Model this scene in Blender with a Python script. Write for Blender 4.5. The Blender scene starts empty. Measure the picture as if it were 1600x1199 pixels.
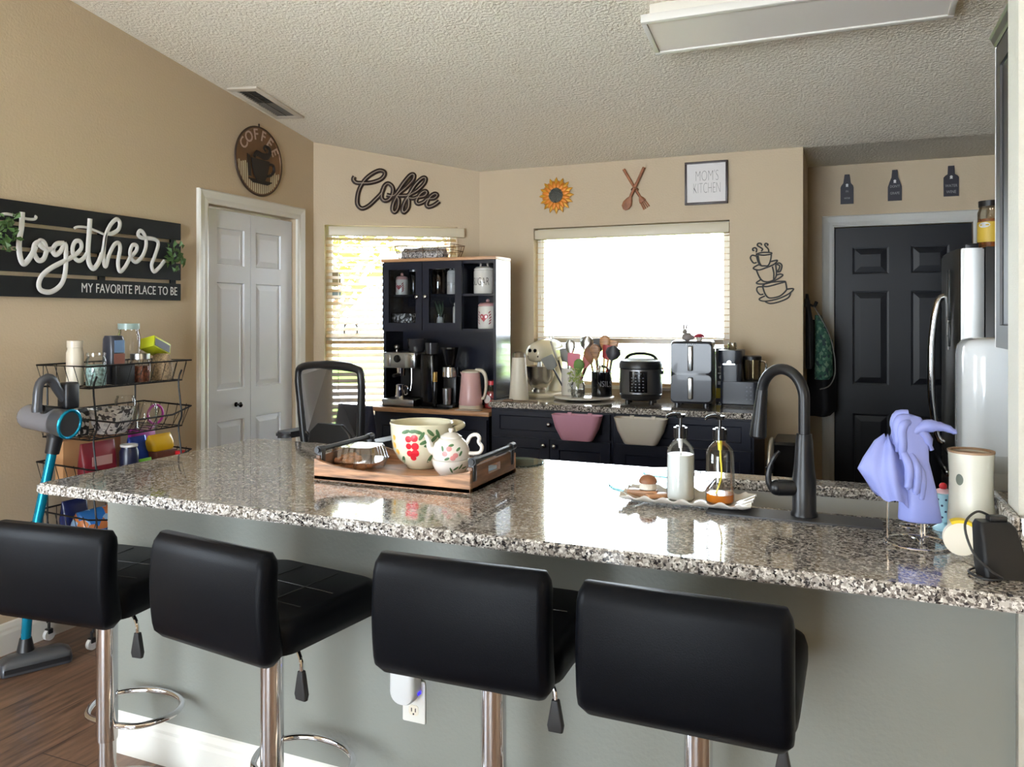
import bpy, bmesh, math, random
from mathutils import Matrix, Vector
from math import sin, cos, pi, radians as R
random.seed(7)
SC = bpy.context.scene
COL = SC.collection
# ---------------------------------------------------------------- camera, world, light, exposure
CAM_H, FPX, YAW, HZ = 1.42, 1240.0, R(22.5), 495.0
cd = bpy.data.cameras.new('camera'); cam = bpy.data.objects.new('camera', cd); COL.objects.link(cam)
cam.location = (0, 0, CAM_H); cam.rotation_euler = (pi/2, 0, YAW)
cd.sensor_fit = 'HORIZONTAL'; cd.sensor_width = 36; cd.lens = FPX/1600*36
cd.shift_y = -(599.5-HZ)/1600; cd.clip_start = .02
SC.camera = cam
SC.view_settings.view_transform = 'Standard'; SC.view_settings.look = 'None'
SC.view_settings.exposure = -0.60; SC.view_settings.gamma = 1.0; SC.view_settings.use_curve_mapping = False
w = bpy.data.worlds.new('world'); SC.world = w; w.use_nodes = True
bg = w.node_tree.nodes['Background']; bg.inputs[0].default_value = (.80, .90, 1, 1); bg.inputs[1].default_value = 34.0
SC.cycles.max_bounces = 8; SC.cycles.diffuse_bounces = 5; SC.cycles.glossy_bounces = 4
SC.cycles.transparent_max_bounces = 24; SC.cycles.transmission_bounces = 6
SC.cycles.caustics_reflective = False; SC.cycles.caustics_refractive = False
SC.cycles.sample_clamp_indirect = 6
def light(name, kind, loc, rot, energy, color=(1, 1, 1), size=None, portal=False):
    l = bpy.data.lights.new(name, kind); l.energy = energy; l.color = color
    if size: l.shape = 'RECTANGLE'; l.size, l.size_y = size
    o = bpy.data.objects.new(name, l); COL.objects.link(o); o.location = loc; o.rotation_euler = rot
    if portal: l.cycles.is_portal = True
    return o
SUN = light('sun', 'SUN', (0, -6, 12), (R(38), 0, R(25)), 46, (1, .93, .8)); SUN.data.angle = R(.6)
light('portal_back', 'AREA', (-1.25, 5.13, 1.47), (R(-90), 0, 0), 1, size=(1.2, 1.1), portal=True)
light('portal_angled', 'AREA', (-2.86, 4.78, 1.4), (R(-90), 0, R(31.5)), 1, size=(1.0, 1.25), portal=True)
light('daylight_rear', 'AREA', (-1.5, -3.1, 1.35), (R(135), 0, 0), 34, (1, .95, .86), size=(2.4, 2.2))
light('daylight_side', 'AREA', (-3.2, -.1, 1.5), (R(100), 0, R(-90)), 9, (.9, .95, 1), size=(1.5, 1.3))
light('fill_living', 'AREA', (2.66, -.3, 1.75), (R(140), 0, R(90)), 20, (1, .97, .92), size=(1.9, 1.4))  # unseen fill lamp, added to brighten the ceiling and left wall

# ---------------------------------------------------------------- helpers
def lin(c): 
    c = c/255
    return c/12.92 if c <= .04045 else ((c+.055)/1.055)**2.4
def rgb(r, g, b): return (lin(r), lin(g), lin(b), 1)
MATS = {}
def mat(name, c, rough=.5, metal=0, coat=0, bump=0, bscale=200, var=0, vscale=8, emit=0, sheen=0, spec=.5, stretch=None, trans=0):
    if name in MATS: return MATS[name]
    m = bpy.data.materials.new(name); m.use_nodes = True; MATS[name] = m
    nt = m.node_tree; p = nt.nodes['Principled BSDF']
    p.inputs['Base Color'].default_value = rgb(*c); p.inputs['Roughness'].default_value = rough
    p.inputs['Metallic'].default_value = metal; p.inputs['Coat Weight'].default_value = coat
    p.inputs['Specular IOR Level'].default_value = spec
    if sheen: p.inputs['Sheen Weight'].default_value = sheen
    if emit: p.inputs['Emission Color'].default_value = rgb(*c); p.inputs['Emission Strength'].default_value = emit
    if bump or var:
        tc = nt.nodes.new('ShaderNodeTexCoord'); mp = nt.nodes.new('ShaderNodeMapping')
        nt.links.new(tc.outputs['Object'], mp.inputs[0])
        if stretch: mp.inputs['Scale'].default_value = stretch
    if bump:
        n = nt.nodes.new('ShaderNodeTexNoise'); n.inputs['Scale'].default_value = bscale; n.inputs['Detail'].default_value = 3
        b = nt.nodes.new('ShaderNodeBump'); b.inputs['Strength'].default_value = bump; b.inputs['Distance'].default_value = .011 if 'popcorn' in name else .004
        nt.links.new(mp.outputs[0], n.inputs['Vector']); nt.links.new(n.outputs[0], b.inputs['Height']); nt.links.new(b.outputs[0], p.inputs['Normal'])
    if var:
        n = nt.nodes.new('ShaderNodeTexNoise'); n.inputs['Scale'].default_value = vscale; n.inputs['Detail'].default_value = 4
        r = nt.nodes.new('ShaderNodeValToRGB'); r.color_ramp.elements[0].position = .32; r.color_ramp.elements[1].position = .68
        r.color_ramp.elements[0].color = rgb(*[max(0, x*(1-var)) for x in c]); r.color_ramp.elements[1].color = rgb(*[min(255, x*(1+var)) for x in c])
        nt.links.new(mp.outputs[0], n.inputs['Vector']); nt.links.new(n.outputs[0], r.inputs[0]); nt.links.new(r.outputs[0], p.inputs['Base Color'])
    return m
def glass(name, tint=(255, 255, 255), gloss=.12, rough=.02):
    if name in MATS: return MATS[name]
    m = bpy.data.materials.new(name); m.use_nodes = True; MATS[name] = m; nt = m.node_tree
    for n in list(nt.nodes): nt.nodes.remove(n)
    o = nt.nodes.new('ShaderNodeOutputMaterial'); t = nt.nodes.new('ShaderNodeBsdfTransparent'); g = nt.nodes.new('ShaderNodeBsdfGlossy')
    f = nt.nodes.new('ShaderNodeLayerWeight'); f.inputs[0].default_value = .25; x = nt.nodes.new('ShaderNodeMixShader')
    mm = nt.nodes.new('ShaderNodeMath'); mm.operation = 'MULTIPLY_ADD'; mm.inputs[1].default_value = .7; mm.inputs[2].default_value = gloss*.4
    t.inputs[0].default_value = rgb(*tint); g.inputs['Roughness'].default_value = rough
    nt.links.new(f.outputs['Fresnel'], mm.inputs[0]); nt.links.new(mm.outputs[0], x.inputs[0])
    nt.links.new(t.outputs[0], x.inputs[1]); nt.links.new(g.outputs[0], x.inputs[2]); nt.links.new(x.outputs[0], o.inputs[0])
    return m
def translucent(name, c, amount=.5, rough=.5):
    if name in MATS: return MATS[name]
    m = bpy.data.materials.new(name); m.use_nodes = True; MATS[name] = m; nt = m.node_tree
    p = nt.nodes['Principled BSDF']; p.inputs['Base Color'].default_value = rgb(*c); p.inputs['Roughness'].default_value = rough
    t = nt.nodes.new('ShaderNodeBsdfTranslucent'); t.inputs[0].default_value = rgb(*c); x = nt.nodes.new('ShaderNodeMixShader'); x.inputs[0].default_value = amount
    nt.links.new(p.outputs[0], x.inputs[1]); nt.links.new(t.outputs[0], x.inputs[2]); nt.links.new(x.outputs[0], nt.nodes['Material Output'].inputs[0])
    return m
def speckle(name, cols, scale, rough=.1, coat=0, distort=.02, thr=None):
    m = bpy.data.materials.new(name); m.use_nodes = True; MATS[name] = m; nt = m.node_tree; p = nt.nodes['Principled BSDF']
    p.inputs['Roughness'].default_value = rough; p.inputs['Coat Weight'].default_value = coat; p.inputs['Coat Roughness'].default_value = .03
    tc = nt.nodes.new('ShaderNodeTexCoord'); nz = nt.nodes.new('ShaderNodeTexNoise'); nz.inputs['Scale'].default_value = scale*.8
    ad = nt.nodes.new('ShaderNodeVectorMath'); ad.operation = 'MULTIPLY_ADD'; ad.inputs[1].default_value = (distort,)*3
    nt.links.new(tc.outputs['Object'], nz.inputs['Vector']); nt.links.new(nz.outputs['Color'], ad.inputs[0]); nt.links.new(tc.outputs['Object'], ad.inputs[2])
    v = nt.nodes.new('ShaderNodeTexVoronoi'); v.inputs['Scale'].default_value = scale; nt.links.new(ad.outputs[0], v.inputs['Vector'])
    sp = nt.nodes.new('ShaderNodeSeparateColor'); nt.links.new(v.outputs['Color'], sp.inputs[0])
    r = nt.nodes.new('ShaderNodeValToRGB'); r.color_ramp.interpolation = 'CONSTANT'; e = r.color_ramp.elements
    e[0].color = rgb(*cols[0][1]); e[0].position = 0; e[1].position = cols[1][0]; e[1].color = rgb(*cols[1][1])
    for pos, c in cols[2:]:
        k = e.new(pos); k.color = rgb(*c)
    nt.links.new(sp.outputs[0], r.inputs[0]); nt.links.new(r.outputs[0], p.inputs['Base Color'])
    return m
def frame2(n):                                   # two unit vectors across n
    n = Vector(n).normalized(); a = Vector((0, 0, 1)) if abs(n.z) < .9 else Vector((1, 0, 0))
    u = n.cross(a).normalized(); return u, n.cross(u).normalized()
def smooth_path(pts, closed=False, n=6):         # Catmull-Rom through pts
    P = [Vector(p) for p in pts]; out = []; N = len(P)
    if N < 3: return P
    for i in range(N if closed else N-1):
        g = (lambda k: P[k % N]) if closed else (lambda k: P[max(0, min(N-1, k))])
        a, b, c, d = g(i-1), g(i), g(i+1), g(i+2)
        for k in range(n):
            t = k/n
            out.append(.5*((2*b)+(c-a)*t+(2*a-5*b+4*c-d)*t*t+(3*b-a-3*c+d)*t**3))
    if not closed: out.append(P[-1])
    return out
def rrect(w_, h_, r, seg=4, cx=0, cy=0):
    o = []
    for (sx, sy, a0) in ((1, 1, 0), (-1, 1, 90), (-1, -1, 180), (1, -1, 270)):
        for k in range(seg+1):
            a = R(a0+90*k/seg); o.append((cx+sx*(w_/2-r)+r*cos(a), cy+sy*(h_/2-r)+r*sin(a)))
    return o
class MB:
    def __init__(s): s.bm = bmesh.new(); s.M = Matrix()
    def v(s, p): return s.bm.verts.new(s.M @ Vector(p))
    def face(s, vs):
        try: return s.bm.faces.new(vs)
        except ValueError: return None
    def box(s, x0, x1, y0, y1, z0, z1, bev=0, seg=2, rot=None):
        c = Vector(((x0+x1)/2, (y0+y1)/2, (z0+z1)/2)); rm = rot or Matrix()
        vs = []
        for z in (z0, z1):
            for (x, y) in ((x0, y0), (x1, y0), (x1, y1), (x0, y1)):
                vs.append(s.v(c + rm @ (Vector((x, y, z))-c)))
        fs = [s.face([vs[i] for i in q]) for q in ((3, 2, 1, 0), (4, 5, 6, 7), (0, 1, 5, 4), (1, 2, 6, 5), (2, 3, 7, 6), (3, 0, 4, 7))]
        if bev:
            es = list({e for f in fs for e in f.edges})
            bmesh.ops.bevel(s.bm, geom=es, offset=bev, segments=seg, affect='EDGES', profile=.5)
        return s
    def ring(s, c, u, v, ru, rv, seg): return [s.v(c+u*(ru*cos(2*pi*k/seg))+v*(rv*sin(2*pi*k/seg))) for k in range(seg)]
    def bridge(s, a, b):
        n = len(a)
        for k in range(n): s.face([a[k], a[(k+1) % n], b[(k+1) % n], b[k]])
    def cyl(s, p0, p1, r0, r1=None, seg=20, cap=True):
        r1 = r0 if r1 is None else r1; p0 = Vector(p0); p1 = Vector(p1); u, v = frame2(p1-p0)
        a = s.ring(p0, u, v, r0, r0, seg); b = s.ring(p1, u, v, r1, r1, seg); s.bridge(a, b)
        if cap: s.face(a[::-1]); s.face(b)
        return s
    def tube(s, pts, r, seg=8, closed=False, smooth=0, flat=1.0, nrm=None):
        if smooth: pts = smooth_path(pts, closed, smooth)
        P = [Vector(p) for p in pts]; N = len(P); rings = []; pu = None
        for i, p in enumerate(P):
            a = P[(i-1) % N] if closed or i else P[0]; b = P[(i+1) % N] if closed or i < N-1 else P[-1]
            t = (b-a)
            t = t.normalized() if t.length > 1e-9 else Vector((0, 0, 1))
            if nrm is not None:
                v = Vector(nrm); u = t.cross(v).normalized()
            else:
                if pu is None: u, _ = frame2(t)
                else:
                    u = pu-t*pu.dot(t); u = u.normalized() if u.length > 1e-6 else frame2(t)[0]
                v = t.cross(u); pu = u
            rr = r[min(len(r)-1, int(i*len(r)/N))] if isinstance(r, (list, tuple)) else r
            rings.append(s.ring(p, u, v, rr, rr*flat, seg))
        for i in range(N if closed else N-1): s.bridge(rings[i], rings[(i+1) % N])
        if not closed: s.face(rings[0][::-1]); s.face(rings[-1])
        return s
    def lathe(s, prof, c=(0, 0, 0), seg=28, sx=1, sy=1, a0=0, closed=False):
        c = Vector(c); rings = []
        for r, z in prof:
            if r < 1e-5: rings.append([s.v(c+Vector((0, 0, z)))])
            else: rings.append([s.v(c+Vector((sx*r*cos(a0+2*pi*k/seg), sy*r*sin(a0+2*pi*k/seg), z))) for k in range(seg)])
        for a, b in zip(rings, rings[1:]):
            if len(a) == 1 and len(b) == 1: continue
            if len(a) == 1:
                for k in range(seg): s.face([a[0], b[k], b[(k+1) % seg]][::-1])
            elif len(b) == 1:
                for k in range(seg): s.face([a[k], a[(k+1) % seg], b[0]])
            else: s.bridge(a, b)
        return s
    def loft(s, rings, cap=True):
        rs = [[s.v(p) for p in r] for r in rings]
        for a, b in zip(rs, rs[1:]): s.bridge(a, b)
        if cap: s.face(rs[0][::-1]); s.face(rs[-1])
        return s
    def prism(s, poly, z0, z1, bev=0):           # polygon in XY, extruded along Z
        a = [s.v((x, y, z0)) for x, y in poly]; b = [s.v((x, y, z1)) for x, y in poly]
        s.bridge(a, b); f0 = s.face(a[::-1]); f1 = s.face(b)
        if bev: bmesh.ops.bevel(s.bm, geom=list(set(f0.edges) | set(f1.edges)), offset=bev, segments=2, affect='EDGES')
        return s
    def ball(s, c, r, seg=16, rings=10, rx=1, ry=1, rz=1, a=0, b=pi):
        c = Vector(c)
        prof = [(r*sin(a+(b-a)*k/rings), r*cos(a+(b-a)*k/rings)*rz) for k in range(rings+1)]
        return s.lathe(prof[::-1], c, seg, rx, ry)
    def quad(s, pts): s.face([s.v(p) for p in pts]); return s
    def build(s, name, m, parent=None, smooth=True, ang=.7, loc=None, rot=None, recalc=True):
        bm = s.bm
        if recalc: bmesh.ops.recalc_face_normals(bm, faces=bm.faces[:])
        for f in bm.faces: f.smooth = smooth
        if smooth:
            for e in bm.edges:
                if len(e.link_faces) == 2 and e.calc_face_angle(0) > ang: e.smooth = False
        me = bpy.data.meshes.new(name); bm.to_mesh(me); bm.free()
        return link(name, me, m, parent, loc, rot)
def link(name, me, m, parent=None, loc=None, rot=None):
    o = bpy.data.objects.new(name, me); COL.objects.link(o)
    for k in (m if isinstance(m, (list, tuple)) else [m]): me.materials.append(k)
    if parent: o.parent = parent
    if loc: o.location = loc
    if rot: o.rotation_euler = rot
    return o
def tag(o, label=None, cat=None, group=None, kind=None):
    if label: o['label'] = label
    if cat: o['category'] = cat
    if group: o['group'] = group
    if kind: o['kind'] = kind
    return o
def thing(name, label, cat, loc=(0, 0, 0), rz=0, group=None):
    o = bpy.data.objects.new(name, None); COL.objects.link(o); o.empty_display_size = .05
    o.location = loc; o.rotation_euler = (0, 0, rz); return tag(o, label, cat, group)
def struct(o): o['kind'] = 'structure'; return o
def dup(root, label=None, loc=None, rz=None, **kw):
    def cp(o, par):
        c = o.copy(); COL.objects.link(c)
        if par: c.parent = par
        for ch in list(o.children): cp(ch, c)
        return c
    c = cp(root, None)
    if label: c['label'] = label
    if loc: c.location = loc
    if rz is not None: c.rotation_euler = (0, 0, rz)
    return c
UP = Matrix.Rotation(pi/2, 4, 'X')               # XY drawing -> upright, facing -Y
def text(s, size, m, parent, name='lettering', loc=(0, 0, 0), rot=(pi/2, 0, 0), ext=.0006, sx=1, offset=0, wrap=None, space=1, spacing_l=1):
    cu = bpy.data.curves.new('t', 'FONT'); cu.body = s; cu.size = size; cu.align_x = 'CENTER'; cu.align_y = 'CENTER'
    cu.extrude = ext; cu.offset = offset; cu.space_character = space; cu.space_line = spacing_l; cu.resolution_u = 3
    o = bpy.data.objects.new('t', cu); COL.objects.link(o)
    dg = bpy.context.evaluated_depsgraph_get(); dg.update()
    me = bpy.data.meshes.new_from_object(o.evaluated_get(dg)); bpy.data.objects.remove(o)
    me.name = name; me.materials.clear()
    for v in me.vertices:
        v.co.x *= sx
        if wrap:
            a = v.co.x/wrap; rr = wrap+v.co.z; v.co.x, v.co.z = rr*sin(a), rr*cos(a)-wrap
    return link(name, me, m, parent, loc, rot)
# pixel of the photograph -> point on a real wall plane (wall decorations are traced on the wall they hang on)
def ray(px): 
    u = (px-800)/FPX; return -sin(YAW)+u*cos(YAW), cos(YAW)+u*sin(YAW)
def on_x(px, py, X):
    dx, dy = ray(px); D = X/dx; return Vector((X, dy*D, CAM_H+(HZ-py)/FPX*D))
def on_y(px, py, Y):
    dx, dy = ray(px); D = Y/dy; return Vector((dx*D, Y, CAM_H+(HZ-py)/FPX*D))
XL, YB, YR, XC = -3.252, 4.97, 5.70, -.205       # left wall, back wall, recess back wall, recess side wall
A2, B2 = Vector((XL, 4.388, 0)), Vector((-2.302, YB, 0))
AT = (B2-A2).normalized(); AN = Vector((AT.y, -AT.x, 0)); ARZ = math.atan2(AT.y, AT.x)
def on_a(px, py):
    dx, dy = ray(px); d = Vector((dx, dy, 0)); D = A2.dot(AN)/d.dot(AN); p = d*D; p.z = CAM_H+(HZ-py)/FPX*D; return p
def panel_slab(mb, w_, h_, t, cells, ins=(.012, .02, .05), dep=(.010, .010, .003), back=True):
    """slab w x h standing in XZ, front at y=0 facing -Y, panels = list of (x0,x1,z0,z1) sunk/raised"""
    xs = sorted({0, w_} | {c[0] for c in cells} | {c[1] for c in cells}); zs = sorted({0, h_} | {c[2] for c in cells} | {c[3] for c in cells})
    def inside(x, z): return next((c for c in cells if c[0] < x < c[1] and c[2] < z < c[3]), None)
    for x0, x1 in zip(xs, xs[1:]):
        for z0, z1 in zip(zs, zs[1:]):
            if not inside((x0+x1)/2, (z0+z1)/2): mb.quad([(x0, 0, z0), (x1, 0, z0), (x1, 0, z1), (x0, 0, z1)])
    for (x0, x1, z0, z1) in cells:
        rr = [[(x0, 0, z0), (x1, 0, z0), (x1, 0, z1), (x0, 0, z1)]]
        for i, d in zip(ins, dep): rr.append([(x0+i, d, z0+i), (x1-i, d, z0+i), (x1-i, d, z1-i), (x0+i, d, z1-i)])
        mb.loft(rr, cap=False); mb.quad(rr[-1])
    for q in (((0, 0, 0), (0, t, 0), (0, t, h_), (0, 0, h_)), ((w_, 0, 0), (w_, 0, h_), (w_, t, h_), (w_, t, 0)), ((0, 0, h_), (0, t, h_), (w_, t, h_), (w_, 0, h_)), ((0, 0, 0), (w_, 0, 0), (w_, t, 0), (0, t, 0)), ((0, t, 0), (w_, t, 0), (w_, t, h_), (0, t, h_))): mb.quad(q)
    bmesh.ops.remove_doubles(mb.bm, verts=mb.bm.verts[:], dist=1e-5)
    return mb

# ---------------------------------------------------------------- materials
WALL = mat('wall_paint', (199, 181, 154), .75, bump=.35, bscale=90)
WALLG = mat('grey_wall_paint', (126, 128, 122), .4, bump=.25, bscale=90)
CEIL = mat('popcorn_ceiling', (248, 241, 224), .95, bump=1.0, bscale=75)
WHITE = mat('white_trim', (232, 230, 222), .35)
DOORW = mat('white_door', (240, 244, 250), .3, bump=.08, bscale=60, stretch=(6, 6, .6))
NAVY = mat('navy_cabinet', (11, 15, 34), .36, spec=.3)
BLACKD = mat('black_door', (11, 13, 22), .4, spec=.3)
GRAN = speckle('granite', [(0, (44, 42, 44)), (.13, (108, 102, 96)), (.32, (150, 144, 138)), (.54, (184, 179, 172)), (.78, (84, 79, 77)), (.87, (220, 216, 210))], 195, .1, .8, .012)
CHROME = mat('chrome', (225, 225, 228), .08, 1)
STEEL = mat('stainless', (178, 178, 176), .28, 1, bump=.05, bscale=300, stretch=(1, 1, .02))
BLK = mat('black_plastic', (22, 22, 25), .35)
BLKM = mat('matte_black', (16, 16, 18), .55)
BLKG = mat('gloss_black', (12, 12, 15), .1)
LEATH = mat('black_leather', (5, 6, 10), .42, bump=.12, bscale=500, spec=.08)
WIRE = mat('black_wire', (18, 16, 16), .45, .4)
CREAM = mat('cream', (232, 224, 206), .35)
CERA = mat('white_ceramic', (228, 224, 216), .15, coat=.4)
GLASS = glass('clear_glass'); PANE = glass('window_glass', gloss=.06)
WOODT = mat('acacia_wood', (150, 112, 84), .4, var=.28, vscale=9, stretch=(1, 9, 9))
WOODL = mat('light_oak', (186, 140, 100), .4, var=.12, vscale=8, stretch=(1, 12, 12))
WOODB = mat('brown_wood', (122, 78, 50), .5, var=.15, vscale=14)
RED = mat('red', (190, 30, 40), .35); PINK = mat('pink', (222, 178, 176), .28)
GREEN = mat('leaf_green', (76, 110, 52), .5, var=.3, vscale=40); TEAL = mat('teal_metal', (20, 150, 190), .2, .6)
PAPER = mat('paper_white', (235, 235, 235), .6)
def floor_material():
    m = bpy.data.materials.new('wood_floor'); m.use_nodes = True; nt = m.node_tree; p = nt.nodes['Principled BSDF']; p.inputs['Roughness'].default_value = .38
    tc = nt.nodes.new('ShaderNodeTexCoord'); mp = nt.nodes.new('ShaderNodeMapping'); mp.inputs['Rotation'].default_value = (0, 0, pi/2)
    nt.links.new(tc.outputs['Object'], mp.inputs[0])
    b = nt.nodes.new('ShaderNodeTexBrick'); b.inputs['Scale'].default_value = 1; b.inputs['Brick Width'].default_value = 1.2; b.inputs['Row Height'].default_value = .2
    b.inputs['Mortar Size'].default_value = .002; b.inputs['Color1'].default_value = rgb(104, 78, 62); b.inputs['Color2'].default_value = rgb(122, 94, 76); b.inputs['Mortar'].default_value = rgb(52, 40, 34)
    nt.links.new(mp.outputs[0], b.inputs['Vector'])
    m2 = nt.nodes.new('ShaderNodeMapping'); m2.inputs['Scale'].default_value = (14, 1.4, 1); nt.links.new(tc.outputs['Object'], m2.inputs[0])
    n = nt.nodes.new('ShaderNodeTexNoise'); n.inputs['Scale'].default_value = 3; n.inputs['Detail'].default_value = 6; nt.links.new(m2.outputs[0], n.inputs['Vector'])
    r = nt.nodes.new('ShaderNodeValToRGB'); r.color_ramp.elements[0].position = .3; r.color_ramp.elements[0].color = (.35, .33, .32, 1); r.color_ramp.elements[1].position = .7; r.color_ramp.elements[1].color = (1.15, 1.15, 1.15, 1)
    nt.links.new(n.outputs[0], r.inputs[0]); x = nt.nodes.new('ShaderNodeMix'); x.data_type = 'RGBA'; x.blend_type = 'MULTIPLY'; x.inputs[0].default_value = 1
    nt.links.new(b.outputs[0], x.inputs[6]); nt.links.new(r.outputs[0], x.inputs[7]); nt.links.new(x.outputs[2], p.inputs['Base Color'])
    return m
FLOOR = floor_material()
# ---------------------------------------------------------------- the setting
def grid_slab(name, org, rz, xs, zs, t, m, holes=()):
    mb = MB(); V = {}
    for x in xs:
        for z in zs: V[x, z] = mb.v((x, 0, z))
    fs = []
    for x0, x1 in zip(xs, xs[1:]):
        for z0, z1 in zip(zs, zs[1:]):
            cx, cz = (x0+x1)/2, (z0+z1)/2
            if not any(h[0] < cx < h[1] and h[2] < cz < h[3] for h in holes): fs.append(mb.face([V[x0, z0], V[x1, z0], V[x1, z1], V[x0, z1]]))
    r = bmesh.ops.extrude_face_region(mb.bm, geom=fs)
    bmesh.ops.translate(mb.bm, verts=[g for g in r['geom'] if isinstance(g, bmesh.types.BMVert)], vec=(0, t, 0))
    return struct(mb.build(name, m, smooth=False, loc=org, rot=(0, 0, rz)))
def cuts(a, b, *hs): return sorted({a, b, *hs})
def ceil_z(x, y): return 2.42+.155*(YB-y)+.08*max(0, B2.x-x)
SW = (2.4, 3.9, .85, 2.15)                                       # living room side window, out of frame
grid_slab('wall_left', (XL, -3.2, 0), pi/2, cuts(0, 7.60, SW[0], SW[1], 6.62, 7.40), cuts(0, 3.75, SW[2], SW[3], 2.05), .12, WALL, [SW, (6.62, 7.40, -1, 2.05)])
LA = (B2-A2).length
W1 = (.072, .962, .62, 2.035)
grid_slab('wall_angled', A2, ARZ, cuts(0, LA, W1[0], W1[1]), cuts(0, 2.7, W1[2], W1[3]), .13, WALL, [W1])
W2 = (-1.90, -.625, .955, 2.01)
grid_slab('wall_back', (0, YB, 0), 0, cuts(B2.x, XC, W2[0], W2[1]), cuts(0, 2.5, W2[2], W2[3]), .13, WALL, [W2])
mb = MB(); mb.box(XC-.12, XC, YB+.131, YR+.1, 0, 2.5); struct(mb.build('wall_recess_left', WALL, smooth=False))
grid_slab('wall_recess', (0, YR, 0), 0, cuts(XC, 1.4, -.04, .765), cuts(0, 2.5, 2.014), .12, WALL, [(-.04, .765, -1, 2.014)])
mb = MB(); mb.box(.335, 2.7, 1.89, 2.0, 0, 2.95); struct(mb.build('wall_partition', mat('partition_paint', (200, 199, 188), .7, bump=.5, bscale=130), smooth=False))
mb = MB(); mb.box(-2.236, .334, 1.91, 2.02, 0, .883); struct(mb.build('wall_peninsula', WALLG, smooth=False))
mb = MB(); mb.box(.75, .86, 2.0, 2.95, 0, 2.9); mb.box(.75, 1.5, 2.951, 3.05, 0, 2.8); mb.box(1.4, 1.5, 3.05, 5.82, 0, 2.75); struct(mb.build('wall_right', WALL, smooth=False))
RD = (3.1, 5.5, -1, 2.3)
grid_slab('wall_rear', (2.7, -3.2, 0), pi, cuts(0, 6.1, RD[0], RD[1]), cuts(0, 3.9, RD[3]), .12, WALL, [RD])
grid_slab('wall_living', (2.7, 2.0, 0), -pi/2, cuts(0, 5.2, 1.3, 3.3), cuts(0, 3.9, 1.0, 2.5), .1, WALL, [(1.3, 3.3, 1.0, 2.5)])  # window opening added only to go with the living fill lamp
mb = MB(); mb.box(-3.5, 2.9, -3.4, 5.95, -.1, 0); struct(mb.build('floor', FLOOR, smooth=False))
# ceiling
mb = MB(); xs = [-3.45, -3.252, -2.8, -2.302, -1, 0, 1.55, 2.85]; ys = [-3.4, -1, 1, 2, 3, 4, 4.5, YB, YB+.02]
G = [[mb.v((x, y, ceil_z(x, y))) for y in ys] for x in xs]
fs = [mb.face([G[i][j], G[i+1][j], G[i+1][j+1], G[i][j+1]]) for i in range(len(xs)-1) for j in range(len(ys)-1)]
r = bmesh.ops.extrude_face_region(mb.bm, geom=fs); bmesh.ops.translate(mb.bm, verts=[g for g in r['geom'] if isinstance(g, bmesh.types.BMVert)], vec=(0, 0, .2))
struct(mb.build('ceiling', CEIL, ang=1.2))
mb = MB(); mb.box(-.33, 1.5, YB+.021, 5.85, 2.425, 2.6); struct(mb.build('ceiling_recess', CEIL, smooth=False))
# baseboards
def baseboard(name, p0, rz, L):
    mb = MB(); prof = [(0, 0), (-.016, 0), (-.016, .085), (-.012, .098), (-.012, .108), (-.006, .125), (0, .13)]
    mb.loft([[(0, y, z) for y, z in prof], [(L, y, z) for y, z in prof]]); return struct(mb.build(name, WHITE, smooth=False, loc=p0, rot=(0, 0, rz)))
baseboard('baseboard_left', (XL, -3.2, 0), pi/2, 6.54)
baseboard('baseboard_peninsula', (-2.236, 1.91, 0), 0, 3.9)
baseboard('baseboard_back', (-.39, YB, 0), 0, .185)
mb = MB(); mb.box(-2.236, .9, 1.89, 1.909, .858, .8825); struct(mb.build('trim_counter', WHITE, smooth=False))
# door casing profile
def casing(name, x0, x1, zt, w_=.072, loc=(0, 0, 0), rz=0, m=WHITE):
    prof = [(0, 0), (0, -.016), (.012, -.02), (.03, -.018), (.045, -.022), (w_-.008, -.026), (w_, -.02), (w_, 0)]      # (outward, y)
    mb = MB(); rings = []
    for k in range(4):
        ring = []
        for o, y in prof:
            p = [(x0-o, y, 0), (x0-o, y, zt+o), (x1+o, y, zt+o), (x1+o, y, 0)][k]; ring.append(p)
        rings.append(ring)
    mb.loft(rings); return struct(mb.build(name, m, smooth=False, loc=loc, rot=(0, 0, rz)))
casing('trim_1', 6.62, 7.40, 2.05, .075, (XL, -3.2, 0), pi/2)
casing('trim_2', -.04, .765, 2.014, .075, (0, YR, 0), 0, mat('grey_trim', (205, 204, 198), .4))
# bifold closet door (door_1): two leaves
d1 = struct(thing('door_1', None, None, (XL-.025, -3.2, 0), pi/2)); 
for x0, x1, c0, c1 in ((6.626, 7.003, .102, .327), (7.007, 7.393, .046, .277)):
    mb = MB(); panel_slab(mb, x1-x0, 2.02, .034, [(c0, c1, .17, .805), (c0, c1, .985, 1.605), (c0, c1, 1.705, 1.918)], (.004, .038, .043), (.012, .005, .005))
    lf = mb.build('leaf', DOORW, d1, smooth=False, loc=(x0, 0, .012))
mb = MB(); mb.cyl((0, 0, 0), (0, -.03, 0), .007); mb.ball((0, -.036, 0), .016, ry=.6); mb.cyl((0, 0, 0), (0, -.004, 0), .014)
mb.build('knob', BLKG, d1, loc=(6.88, 0, .905))
mb = MB(); mb.box(6.55, 7.48, .15, .17, .001, 2.2); mb.build('closet_blocker', mat('closet_dark', (40, 36, 32), .9), d1, smooth=False)  # dark board added to stop outdoor light leaking past the leaves
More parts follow.
